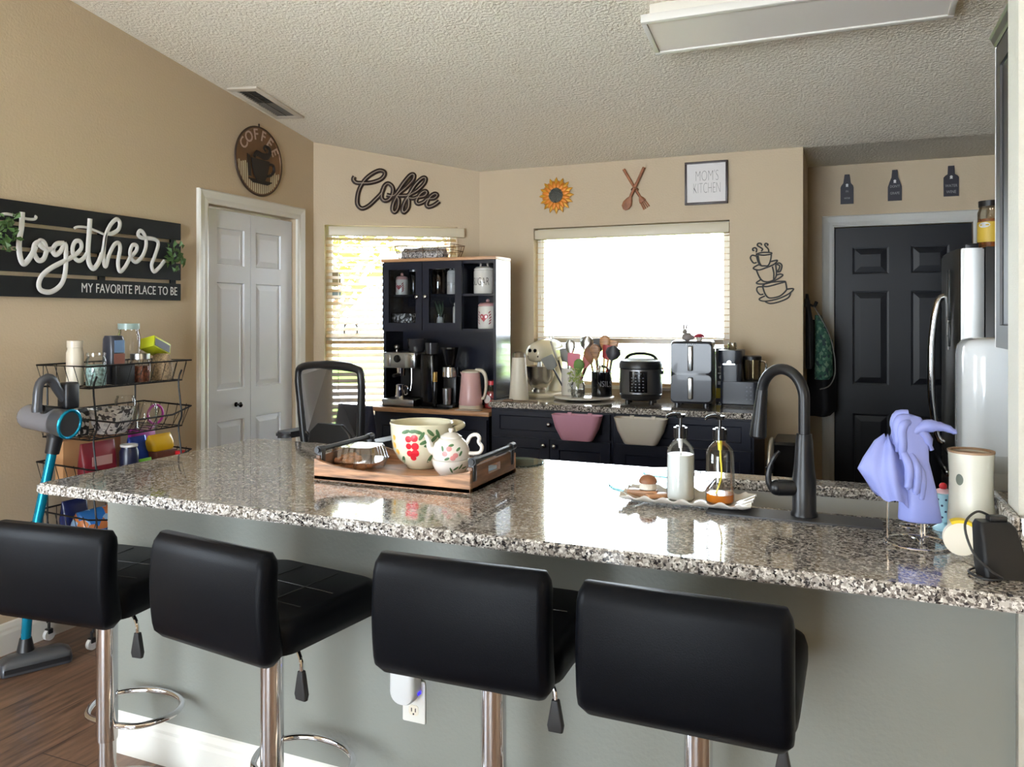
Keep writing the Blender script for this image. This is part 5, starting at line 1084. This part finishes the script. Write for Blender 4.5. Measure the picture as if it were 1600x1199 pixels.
U = [('tongs', 'steel tongs with a loop leaning left out of the white crock', -.02, -.01, -.115, .0, .37, 'tongs', STEEL, DS),
 ('spatula', 'pale grey spatula leaning far left out of the white crock', -.03, -.02, -.1, -.08, .26, 'spatula', GS, DS),
 ('serving_spoon', 'grey serving spoon standing in the middle of the white crock', .0, .015, -.02, .01, .33, 'spoon', STEEL, None),
 ('spatula', 'pink square spatula in the white crock', .012, -.02, .02, -.03, .25, 'spatula', mat('pink_sil', (222, 130, 150), .5), None),
 ('spoon', 'small green spoon in the white crock', .02, -.03, .05, -.02, .22, 'spoon', mat('green_sil', (96, 130, 60), .5), None),
 ('ladle', 'large steel ladle rising from the right of the white crock', .025, .02, .07, .02, .36, 'ladle', STEEL, None),
 ('slotted_spoon', 'dark slotted spoon behind the steel ladle in the white crock', .03, .0, .11, .03, .31, 'spoon', DS, None),
 ('spoon', 'rose pink spoon leaning right out of the white crock', .03, -.02, .1, -.02, .27, 'spoon', mat('rose_sil', (176, 100, 100), .5), None),
 ('spatula', 'grey blue spatula in the back of the white crock', -.01, .03, -.05, .03, .28, 'spatula', GS, DS)]
for n_, lab, ox, oy, dx, dy, L_, kd, hm, bm_ in U: utensil(n_, lab, c1[0]+ox, c1[1]+oy, dx, dy, L_, kd, hm, bm_)
c2 = (-1.345, 4.675)
U = [('wooden_spoon', 'pale wooden spoon, tallest in the black canister', .0, .02, .01, .02, .36, 'spoon', WOODL, None),
 ('wooden_spoon', 'dark wooden spoon leaning left out of the black canister', -.02, -.01, -.06, -.02, .29, 'spoon', WOODB, None),
 ('wooden_spoon', 'grey brown wooden spoon in front in the black canister', -.005, -.025, -.025, -.03, .31, 'spoon', WOODT, None),
 ('spatula', 'black square turner at the back of the black canister', -.015, .025, -.045, .04, .34, 'spatula', DS, None),
 ('spatula', 'red spatula in the black canister', .015, .0, .035, .0, .3, 'spatula', RB, None),
 ('wooden_fork', 'light wooden turner beside the red spatula in the black canister', .02, .02, .045, .025, .33, 'fork', WOODL, None),
 ('slotted_spoon', 'black slotted spoon leaning far right out of the black canister', .03, -.005, .05, .0, .3, 'ladle', DS, None)]
for n_, lab, ox, oy, dx, dy, L_, kd, hm, bm_ in U: utensil(n_, lab, c2[0]+ox, c2[1]+oy, dx, dy, L_, kd, hm, bm_)
# rice cooker
rc = thing('rice_cooker', 'black and steel rice cooker with a control panel and arched handle', 'rice cooker', (-1.10, 4.66, z), R(6))
mb = MB(); mb.lathe([(0, .012), (.1, .012), (.118, .02), (.124, .045), (.121, .05)], seg=44)
for a in (.6, 2.5, 3.8, 5.6): mb.cyl((.09*cos(a), .09*sin(a), 0), (.09*cos(a), .09*sin(a), .014), .014, seg=12)
mb.build('base', BLK, rc)
mb = MB(); mb.lathe([(.121, .0505), (.1255, .052), (.1255, .195), (.121, .197)], seg=44); mb.build('steel_body', mat('cooker_steel', (120, 120, 122), .3, .9), rc)
mb = MB(); mb.lathe([(.121, .1975), (.129, .2), (.13, .225), (.12, .243), (.08, .256), (0, .26)], seg=44); mb.build('lid', BLK, rc)
mb = MB(); mb.tube([(-.1, .02, .235), (-.075, .01, .27), (-.03, 0, .284), (.03, 0, .284), (.075, .01, .27), (.1, .02, .235)], .0125, 12, smooth=4, flat=.7); mb.build('handle', BLK, rc)
mb = MB(); a0 = -pi/2-.42
for i in range(10):
    a, b = a0+.06*i*1.4, a0+.06*(i+1)*1.4; q = .1275; mb.quad([(q*cos(a), q*sin(a), .062), (q*cos(b), q*sin(b), .062), (q*cos(b), q*sin(b), .185), (q*cos(a), q*sin(a), .185)])
mb.build('control_panel', BLKG, rc)
mb = MB(); pr = [(.1282, 0), (.1282, .4)]
for i in range(4):
    for j in range(5): decal(mb, pr, a0+.14+.17*i, .075+.018*j, .005, .0035, 0, 8, .0002)
decal(mb, pr, a0+.42, .172, .022, .003, 0, 10, .0002); mb.build('buttons', mat('button_grey', (110, 112, 120), .5), rc, smooth=False)
mb = MB(); mb.box(.121, .136, -.02, .012, .165, .205, .005); mb.build('latch', CHROME, rc)
# air fryer
af = thing('air_fryer', 'tall dark double drawer air fryer with two vertical steel handles', 'air fryer', (-.79, 4.66, z), R(4))
mb = MB(); mb.loft([[(x*q, y*q, zz) for x, y in rrect(.232, .29, .035, 6)] for q, zz in ((.92, .014), (1, .026), (1, .345), (.97, .358), (.9, .366))])
for sx in (-.08, .08):
    for sy in (-.1, .1): mb.cyl((sx, sy, 0), (sx, sy, .015), .016, seg=12)
AFM = mat('fryer_slate', (44, 46, 56), .3, coat=.2); mb.build('body', AFM, af)
for z0, z1 in ((.028, .175), (.188, .352)):
    mb = MB(); mb.loft([[(x, -.1455-yo, (z0+z1)/2+y) for x, y in rrect(.222, z1-z0, .02, 5)] for yo in (0, .004)]); d = mb.build('drawer', AFM, af)
    mb = MB(); mb.box(-.016, .012, -.171, -.151, z0+.012, z1-.012, .006, 3); mb.box(-.01, .006, -.151, -.1496, z0+.02, z1-.02); mb.build('handle', STEEL, d)
text('NINJA', .02, mat('logo_grey', (176, 178, 182), .4), af, 'logo', (.0, -.1504, .345), (pi/2, 0, 0), .0003, 1)
zt2 = z+.3665
fg = thing('figurine', 'small grey rabbit figurine standing on top of the air fryer', 'figurine', (-.815, 4.60, zt2))
mb = MB(); mb.ball((0, 0, .022), .024, rx=1.3); mb.ball((-.014, 0, .052), .014); mb.tube([(-.018, 0, .06), (-.02, 0, .085), (-.016, 0, .1)], [.004, .005, .003], 8); mb.tube([(-.008, 0, .06), (-.004, 0, .082), (0, 0, .094)], [.004, .005, .003], 8); mb.ball((.03, 0, .02), .012); mb.build('body', mat('figurine_grey', (140, 130, 128), .5), fg)
ms = thing('mushroom_ornament', 'small red topped white ornament on top of the air fryer', 'ornament', (-.745, 4.59, zt2))
mb = MB(); mb.lathe([(0, 0), (.014, 0), (.016, .02), (0, .02)], seg=16); mb.build('stem', CERA, ms)
mb = MB(); mb.ball((0, 0, .0205), .031, rz=.7, a=0, b=pi/2); mb.build('cap', mat('cap_red', (160, 34, 56), .3), ms)
pk = thing('snack_bag', 'tall black and yellow food bag between the air fryer and the brewer', 'food bag', (-.66, 4.875, z), R(6))
mb = MB(); mb.loft([[(x*a, y*b, q) for x, y in rrect(.07, .1, .02, 4)] for a, b, q in ((.95, .95, 0), (1, 1, .02), (1, .95, .2), (1, .6, .28), (.95, .1, .315))]); mb.build('bag', mat('bag_grey', (70, 70, 74), .35), pk)
mb = MB(); mb.box(-.03, .03, -.0512, -.0502, .02, .08); mb.build('yellow_panel', mat('panel_yellow', (226, 206, 40), .4), pk, smooth=False)
mb = MB(); mb.box(-.02, .02, -.0512, -.0502, .1, .122); mb.box(-.02, .02, -.0512, -.0502, .165, .172); mb.box(-.018, .018, -.0512, -.0502, .2, .21); mb.cyl((0, -.0502, .146), (0, -.0512, .146), .013, seg=16); mb.build('printed_marks', PAPER, pk, smooth=False)
# brewer + blender
bt_ = thing('appliance_tray', 'low black tray under the dark brewer at the right end of the back counter', 'tray', (-.515, 4.705, z))
mb = MB(); mb.M = Matrix.Translation((0, 0, 0)); mb.prism(rrect(.215, .30, .03, 5), 0, .012, .003); mb.build('tray', BLKM, bt_)
cf_ = thing('coffee_brewer', 'dark slate coffee brewer with a glass blender jar at the right end of the counter', 'coffee maker', (-.53, 4.71, z+.0125))
CBM = mat('brewer_slate', (38, 42, 52), .35)
mb = MB(); mb.loft([[(x+.0, y, q) for x, y in rrect(.205, .22, .025, 5)] for q in (0, .125)]); mb.build('base', CBM, cf_)
mb = MB(); mb.loft([[(x-.045, y, q) for x, y in rrect(.112, .2, .025, 5)] for q in (.1255, .225)]); mb.build('column', CBM, cf_)
mb = MB(); mb.loft([[(x-.05, y-.005, q) for x, y in rrect(w_, .215, .04, 5)] for w_, q in ((.118, .2255), (.132, .24), (.136, .295), (.13, .302))]); mb.build('brew_head', CBM, cf_)
mb = MB(); mb.cyl((-.05, -.114, .232), (-.05, -.121, .232), .012, seg=16); mb.box(-.085, -.02, -.116, -.1135, .222, .227); mb.build('trim', CHROME, cf_)
mb = MB()
for i in range(2):
    for j in range(4): mb.cyl((.045+.022*i, -.1098, .03+.022*j), (.045+.022*i, -.112, .03+.022*j), .005, seg=10)
mb.build('buttons', mat('button_dark', (74, 78, 90), .4), cf_)
mb = MB(); mb.lathe([(0, .127), (.04, .127), (.048, .135), (.052, .245), (.05, .245), (.046, .137), (.04, .131), (0, .131)], (.062, 0, 0), 24); mb.build('blender_jar', glass('jar_glass', (220, 216, 204), .35), cf_)
mb = MB(); mb.lathe([(0, .246), (.052, .246), (.053, .265), (.045, .27), (0, .27)], (.062, 0, 0), 24); mb.build('jar_lid', BLK, cf_)
mb = MB(); mb.tube([(.112, -.01, .24), (.135, -.015, .235), (.14, -.015, .2), (.128, -.012, .16), (.112, -.01, .15)], .006, 8, smooth=3); mb.build('jar_handle', CHROME, cf_)
jar('jar', 'small clear tumbler standing on top of the dark brewer', 'tumbler', -.575, 4.70, z+.3155, .024, .04, glass('jar_glass'))
# ---------------------------------------------------------------- decorations on the back wall
q = on_y(870, 306, YB); sf = thing('sunflower', 'yellow metal sunflower on the back wall left of the crossed spoons', 'wall decoration', (q.x, YB, q.z))
for lay, (n_, r0, r1, w_, y, m_) in enumerate(((16, .03, .122, .026, -.006, mat('petal_gold', (196, 140, 30), .45, .2)), (16, .03, .1, .022, -.014, mat('petal_amber', (206, 122, 26), .45, .2)))):
    for k in range(n_):
        a = 2*pi*(k+.5*lay)/n_; d = Vector((cos(a), 0, sin(a))); e = Vector((-sin(a), 0, cos(a))); S = []
        mb = MB()
        for t, ww in ((0, .5), (.35, .9), (.6, 1), (.85, .55), (1, .06)):
            c = d*(r0+(r1-r0)*t)+Vector((0, y-.008*sin(pi*t), 0)); S.append([tuple(c+e*(w_*.55*ww*cos(2*pi*j/8))+Vector((0, .0022*sin(2*pi*j/8), 0))) for j in range(8)])
        mb.loft(S); mb.build('petal', m_, sf)
mb = MB(); mb.M = UP; mb.lathe([(0, .028), (.03, .026), (.048, .02), (.052, .008), (.05, .003), (0, .003)], seg=32); sd = mb.build('seed_disc', mat('seed_grey', (66, 68, 62), .5, .3, bump=1, bscale=140), sf)
mb = MB()
for k in range(26): mb.ball((.047*cos(2*pi*k/26), -.021, .047*sin(2*pi*k/26)), .0045, 8, 5)
mb.build('bead_ring', mat('bead_grey', (130, 132, 120), .4, .4), sf)
q = on_y(993, 297, YB); cs_ = thing('crossed_utensils', 'crossed wooden spoon and fork on the back wall above the window', 'wall decoration', (q.x, YB, q.z))
RW = mat('rose_wood', (150, 96, 66), .5, var=.12, vscale=20)
mb = MB(); mb.tube([(-.075, -.008, .135), (.03, -.008, -.045)][::-1], [.0085, .0095], 10); h0 = Vector((.03, -.008, -.045)); ax = Vector((.105, 0, -.18)).normalized()
S = [];
for t, w_ in ((0, .008), (.2, .018), (.45, .024), (1, .03)): c = h0+ax*(.085*t); e = Vector((ax.z, 0, -ax.x)); S.append([tuple(c+e*(w_*cos(2*pi*j/10))+Vector((0, .005*sin(2*pi*j/10), 0))) for j in range(10)])
mb.loft(S[:3])
for k in (-1.5, -.5, .5, 1.5):
    c0 = h0+ax*.036+Vector((ax.z, 0, -ax.x))*(k*.0105); mb.tube([tuple(c0), tuple(c0+ax*.05+Vector((ax.z, 0, -ax.x))*(k*.003))], .0042, 8)
mb.build('fork', RW, cs_)
mb = MB(); mb.tube([(.06, -.021, .137), (-.028, -.021, -.045)], .0095, 10); h0 = Vector((-.028, -.021, -.045)); ax = Vector((-.088, 0, -.182)).normalized(); S = []
for t, w_ in ((0, .008), (.2, .02), (.5, .031), (.8, .028), (1, .008)): c = h0+ax*(.09*t); e = Vector((ax.z, 0, -ax.x)); S.append([tuple(c+e*(w_*cos(2*pi*j/14))+Vector((0, .006*sin(2*pi*j/14), 0))) for j in range(14)])
mb.loft(S); c = h0+ax*.05; mb.tube([tuple(c+Vector((.012*cos(2*pi*k/16), -.0065, .014*sin(2*pi*k/16)))) for k in range(16)], .0018, 6, closed=True); mb.build('spoon', RW, cs_)
mb = MB(); mb.tube([(-.022, -.02, .0), (0, -.034, .012), (.022, -.018, .0), (0, -.002, -.008)], .0035, 8, closed=True, smooth=4); mb.build('twine', mat('twine', (120, 84, 60), .8), cs_)
q = on_y(1104, 286.5, YB); mf = thing('framed_print', 'square framed print reading MOM\'S KITCHEN on the back wall', 'framed print', (q.x, YB, q.z)); W_, H_ = .129, .131
mb = MB(); 
for a in ((-W_, W_, H_-.012, H_), (-W_, W_, -H_, -H_+.012), (-W_, -W_+.012, -H_+.012, H_-.012), (W_-.012, W_, -H_+.012, H_-.012)): mb.box(a[0], a[1], -.03, -.001, a[2], a[3], .001)
mb.build('frame', mat('frame_brown', (52, 38, 40), .4), mf)
mb = MB(); mb.box(-W_+.012, W_-.012, -.02, -.002, -H_+.012, H_-.012); mb.build('print', mat('print_white', (232, 228, 226), .6), mf, smooth=False)
for s_, zz in (("MOM'S", .04), ('KITCHEN', -.035)): text(s_, .095, mat('ink_thin', (110, 106, 104), .6), mf, 'lettering', (.005, -.0204, zz), (pi/2, 0, 0), .0002, .42 if zz < 0 else .5, -.0028)
# stacked cups wire art
q = on_y(1206, 430, YB); cw = thing('wire_cups_art', 'black wire wall art of three stacked coffee cups right of the window', 'wall decoration', (q.x, YB, q.z), 0)
cups = [[(235, 270), (245, 215), (215, 190), (178, 205), (180, 235), (205, 235)], [(320, 250), (345, 215), (300, 180), (255, 150), (272, 115), (320, 120), (325, 150)], [(450, 260), (440, 210), (400, 170), (380, 135), (402, 115), (435, 130), (425, 155)],
 [(230, 300), (340, 270), (490, 275), (480, 300), (360, 315), (232, 300)], [(235, 310), (270, 430), (310, 490), (375, 497), (440, 490), (480, 400), (495, 285)], [(265, 320), (290, 440), (322, 492)], [(230, 330), (165, 318), (138, 370), (190, 448), (245, 440)],
 [(300, 480), (260, 485), (185, 540), (280, 568), (400, 530), (540, 470), (595, 402), (480, 425)], [(240, 570), (290, 690), (350, 755), (440, 770), (540, 730), (580, 640), (568, 480)], [(510, 510), (535, 620), (530, 722)], [(565, 480), (620, 448), (672, 490), (645, 590), (590, 600)], [(580, 470), (635, 500), (610, 575), (590, 580)],
 [(310, 735), (238, 790), (330, 808), (480, 780), (620, 710), (690, 655), (640, 638), (585, 655)], [(340, 840), (420, 790), (600, 765), (735, 765), (620, 800), (430, 850), (342, 842)], [(345, 850), (380, 960), (430, 1030), (500, 1045), (640, 1010), (742, 920), (752, 860), (735, 770)], [(345, 855), (262, 860), (248, 920), (300, 985), (360, 980)],
 [(385, 1010), (285, 1065), (380, 1100), (600, 1060), (780, 980), (872, 890), (760, 895)], [(380, 1100), (470, 1140), (620, 1112), (780, 1040), (825, 950)]]
script(cups, 10.9, 1160, 370, lambda a, b: on_y(a, b, YB), (q.x, YB, q.z), 0, .0042, -.006, BLKM, cw, 'wire_stroke', .8, 6)
# ---------------------------------------------------------------- recess: bottle signs
BS = mat('bottle_sign', (24, 22, 38), .5); TXT = mat('bottle_ink', (150, 148, 150), .5)
def bottle_sign(lab, px, pt_, pb, sh, lines):
    a = on_y(px, pt_, YR); b = on_y(px, pb, YR); h = a.z-b.z; o = thing('bottle_sign', lab, 'wall sign', (a.x, YR, b.z), 0, 'bottle shaped signs above the black door'); W_ = .04
    half = {0: [(.04, 0), (.04, .55), (.036, .62), (.022, .7), (.015, .99), (.014, 1)], 1: [(.041, 0), (.041, .45), (.032, .6), (.018, .76), (.0155, 1)], 2: [(.042, 0), (.043, .62), (.034, .68), (.0185, .72), (.0175, 1)]}[sh]
    mb = MB(); mb.M = UP; pl_ = [(x, y*h) for x, y in half]+[(-x, y*h) for x, y in half[::-1]]; mb.prism(pl_, .001, .012, .0015); mb.build('board', BS, o)
    mb = MB(); mb.M = UP; mb.prism([(.008*cos(2*pi*k/12), .64*h+.008*sin(2*pi*k/12)) for k in range(12)], .0121, .0135); mb.prism([(-.009, .575*h), (.009, .575*h), (.003, .63*h), (-.003, .63*h)], .0121, .0135); mb.build('cork_figure', PAPER, o, smooth=False)
    for t, zz, s_ in lines: text(t, s_, TXT, o, 'lettering', (0, -.0123, zz*h), (pi/2, 0, 0), .0002, .8)
    return o
bottle_sign('black bottle shaped sign with a purple tinge, left of three above the door', 1323.5, 273, 319, 0, (('IN', .42, .02), ('wine', .2, .024)))
bottle_sign('black bottle shaped sign with two text bands, middle of three above the door', 1398, 266, 314, 1, (("DON'T", .46, .023), ('GRAPE', .24, .023)))
bottle_sign('black bottle shaped sign reading WATER WINE, right of three above the door', 1486, 259.5, 307, 2, (('WATER', .34, .025), ('WINE', .14, .027)))
# ceiling light
fx0, fx1, fy0, fy1 = -.75, .40, 3.18, 3.475; fc = ((fx0+fx1)/2, (fy0+fy1)/2)
lt = thing('ceiling_light', 'long flat white ceiling light fixture, switched off', 'ceiling light', (fc[0], fc[1], ceil_z(*fc)-.002)); lt.rotation_euler = (-sl, 0, 0)
mb = MB(); w2, h2 = (fx1-fx0)/2, (fy1-fy0)/2; mb.box(-w2+.03, w2-.03, -h2+.02, h2-.02, -.05, .004, .003); mb.build('housing', mat('fixture_white', (226, 220, 206), .5), lt)
mb = MB(); b = .022
for a in ((-w2, w2, -h2, -h2+b), (-w2, w2, h2-b, h2), (-w2, -w2+b, -h2+b, h2-b), (w2-b, w2, -h2+b, h2-b)): mb.box(a[0], a[1], a[2], a[3], -.085, -.05, .002)
mb.build('frame', mat('fixture_frame', (232, 228, 218), .4), lt)
mb = MB(); mb.box(-w2+b, w2-b, -h2+b, h2-b, -.078, -.0505); mb.build('diffuser', mat('fixture_diffuser', (240, 233, 224), .25), lt, smooth=False)
# ---------------------------------------------------------------- recess: hanging things, bin, step stool
hk = thing('hook_rail', 'black hook rail on the recess side wall holding the apron and mitt', 'hooks', (XC, 5.36, 1.5), pi/2)
mb = MB(); mb.box(-.2, .2, .0, .02, -.02, .03, .004); 
for x in (-.15, 0, .15): mb.tube([(x, .02, 0), (x, .05, -.015), (x, .065, .015)], .006, 8, smooth=3)
hk.rotation_euler = (0, 0, -pi/2); mb.build('rail', BLKM, hk)
def hanging(name, lab, cat, y, x0, x1, z0, z1, m, dy=.1, wob=.2):
    mb = MB(); S = []; xc, hx = (x0+x1)/2, (x1-x0)/2
    for t in (0, .06, .3, .6, .85, .97, 1):
        q = .35+.65*min(1, (1-t)*2.5) if t > .6 else (1 if t > .04 else .8)
        S.append([(xc-hx+hx*q+hx*q*cos(2*pi*k/24)*(1+wob*.3*sin(5*2*pi*k/24)), y+dy*q*sin(2*pi*k/24)*(1+wob*sin(4*2*pi*k/24+t*2)), z0+(z1-z0)*t) for k in range(24)])
    mb.loft(S); return tag(mb.build(name, m, ang=1.4), lab, cat)
hanging('oven_mitt', 'green paisley quilted mitt hanging on the hooks left of the black door', 'oven mitt', 5.30, -.15, -.045, 1.03, 1.43, speckle('paisley', [(0, (44, 84, 70)), (.4, (70, 110, 92)), (.65, (104, 134, 112)), (.85, (36, 56, 60))], 60, .8), .06)
hanging('apron', 'black apron hanging below the hooks left of the black door', 'apron', 5.52, -.2, -.03, .78, 1.40, mat('apron_black', (20, 20, 25), .8), .10, .3)
hanging('broom_cover', 'dark brush hanging at the top of the hooks by the recess corner', 'brush', 5.2, -.2, -.155, 1.10, 1.56, mat('dark_brush', (28, 28, 32), .7), .03)
mb = MB(); mb.tube([(XC+.05, 5.21, 1.49), (-.06, 5.25, 1.3), (-.03, 5.25, 1.1), (-.06, 5.26, 1.0), (-.12, 5.27, .97)], .004, 6, smooth=4); tag(mb.build('cord_loop', mat('cord_grey', (96, 92, 90), .6)), 'grey cord loop hanging beside the green mitt', 'cord')
mb = MB(); mb.loft([[(x-.285, y+4.72, q) for x, y in rrect(w_, d, .02, 4)] for w_, d, q in ((.11, .3, 0), (.125, .34, .7), (.13, .345, .72), (.11, .32, .735))]); tag(mb.build('trash_bin', BLK, loc=(0, 0, .0005)), 'slim black bin standing on the floor right of the navy cabinets', 'bin')
ss = thing('step_stool', 'folded step stool with a pale frame beside the end of the navy cabinets', 'step stool', (-.345, 4.24, 0), R(4))
mb = MB(); mb.tube([(.0, -.02, .012), (.0, .0, .45), (.01, .03, .72), (.02, .1, .78), (.02, .18, .72), (.01, .22, .45), (.0, .24, .012)], .011, 10, smooth=4); mb.build('frame', mat('stool_frame', (186, 182, 172), .3, .5), ss)
for zz in (.2, .42, .62):
    mb = MB(); mb.box(-.012, .03, .0, .21, zz, zz+.035, .006, rot=Matrix.Rotation(R(70), 4, 'Y')); mb.build('step', BLK, ss)
# ---------------------------------------------------------------- fridge corner
fr_ = thing('refrigerator', 'stainless refrigerator with a black side and curved handle, right of the black door', 'refrigerator', (.56, 4.62, 0)); FH = 1.775
mb = MB(); mb.box(.115, .80, 0, .78, .02, FH, .006); mb.build('cabinet', mat('fridge_black', (20, 21, 26), .35), fr_)
for z0, z1 in ((.05, .66), (.67, FH-.005)):
    mb = MB(); prof = [(.11, 0), (.03, 0), (.008, .01), (-.004, .04), (-.014, .2), (-.018, .39), (-.014, .58), (-.004, .74), (.008, .77), (.03, .78), (.11, .78)]
    mb.prism(prof, z0, z1, .006); d = mb.build('door', mat('fridge_steel', (150, 150, 148), .36, 1), fr_, ang=.5)
    if z0 > .5:
        mb = MB(); mb.tube([(-.012, .5, 1.535), (-.05, .5, 1.5), (-.078, .5, 1.3), (-.082, .5, 1.12), (-.078, .5, .94), (-.05, .5, .74), (-.012, .5, .71)], .02, 12, smooth=4); mb.build('handle', CHROME, d)
        mb = MB(); mb.box(-.0235, -.0205, .24, .3, 1.32, 1.66); mb.box(-.0235, -.0205, .25, .29, 1.24, 1.31); mb.build('note_paper', PAPER, d, smooth=False)
        mb = MB(); mb.box(-.032, -.021, .16, .21, 1.4, 1.67, .004); mb.box(-.03, -.021, .165, .2, 1.26, 1.39, .004); mb.build('magnet_clip', BLK, d)
    else:
        mb = MB(); mb.box(-.05, -.03, .1, .68, .58, .61, .005); mb.box(-.031, .0, .12, .14, .585, .605); mb.box(-.031, .0, .64, .66, .585, .605); mb.build('handle', CHROME, d)
mb = MB(); mb.box(.18, .23, -.004, -.0005, 1.6, 1.67, .001); mb.box(.2, .24, -.003, -.0005, 1.42, 1.53, .001); mb.build('side_magnets', mat('magnet_grey', (110, 112, 100), .6), fr_)
mb = MB(); mb.box(.03, .09, .03, .06, FH-.004, FH+.02, .003); mb.build('hinge', BLK, fr_)
pj = jar('pretzel_jar', 'large jar of pretzels with a yellow label and black lid on the refrigerator', 'jar', .715, 4.76, FH+.0005, .056, .215, glass('jar_clear', (232, 226, 214), .25), .03, BLK, mat('pretzels', (150, 84, 40), .5, var=.4, vscale=60))
mb = MB(); mb.lathe([(.0566, .03), (.0569, .03), (.0569, .135), (.0566, .135)], seg=28); mb.build('label', mat('label_yellow', (226, 190, 70), .45), pj)
mb = MB(); decal(mb, [(.057, 0), (.057, .2)], R(-125), .118, .03, .014, 0, 14); mb.build('label_top', PAPER, pj, smooth=False)
uc = thing('wall_cabinet', 'black wall cabinet beside the end of the partition wall, top right', 'cabinet', (.39, 2.015, 1.333))
mb = MB(); mb.box(.019, .358, 0, .49, 0, .82); mb.build('body', mat('cabinet_black', (30, 31, 36), .3), uc, smooth=False)
mb = MB(); panel_slab(mb, .486, .812, .018, [(.06, .426, .06, .752)], (.003, .006, .01), (.006, .007, .007)); mb.build('door', mat('cabinet_black', (0, 0, 0)), uc, smooth=False, loc=(0, .488, .004), rot=(0, 0, -pi/2))
mb = MB(); mb.loft([[(x, -.0, zz), (x, .49+o, zz), (.358, .49+o, zz), (.358, 0, zz)] for x, o, zz in ((.0, 0, .8205), (-.004, .004, .828), (-.01, .01, .845), (-.014, .014, .852))]); mb.build('crown', mat('cabinet_black', (0, 0, 0)), uc, smooth=False)
mb = MB(); mb.box(-.001, .003, .484, .4895, .003, .82); mb.build('edge_strip', PAPER, uc, smooth=False)
slab('countertop', [.335, .745], [2.6425, 2.945], [], .883, CT, GRAN, 'small granite counter under the white appliance beside the refrigerator', 'countertop')
c = thing('base_cabinet', 'navy cabinet under the small granite counter beside the refrigerator', 'cabinet', (.34, 2.645, 0)); mb = MB(); mb.box(0, .40, 0, .3, .1, .8825); mb.box(.05, .4, 0, .3, 0, .1); mb.build('body', NAVY, c, smooth=False)
mb = MB(); panel_slab(mb, .29, .74, .018, [(.05, .24, .05, .69)], (.003, .006, .01), (.006, .007, .007)); mb.build('door', NAVY, c, smooth=False, loc=(-.02, .295, .12), rot=(0, 0, -pi/2))
wa = thing('white_appliance', 'tall white glossy rounded countertop appliance left of the partition wall', 'appliance', (.475, 2.79, CT+.0004))
mb = MB(); mb.loft([[(x*q, y*q, zz) for x, y in rrect(.28, .26, .06, 7)] for q, zz in ((.97, 0), (1, .01), (1, .385), (.97, .415), (.88, .432), (.7, .44))]); mb.build('body', mat('appliance_white', (228, 232, 234), .15, coat=.5), wa, ang=.9)
mb = MB(); mb.box(-.07, .07, -.1305, -.129, .05, .1, .0); mb.build('vent', mat('vent_grey', (190, 194, 196), .4), wa, smooth=False)
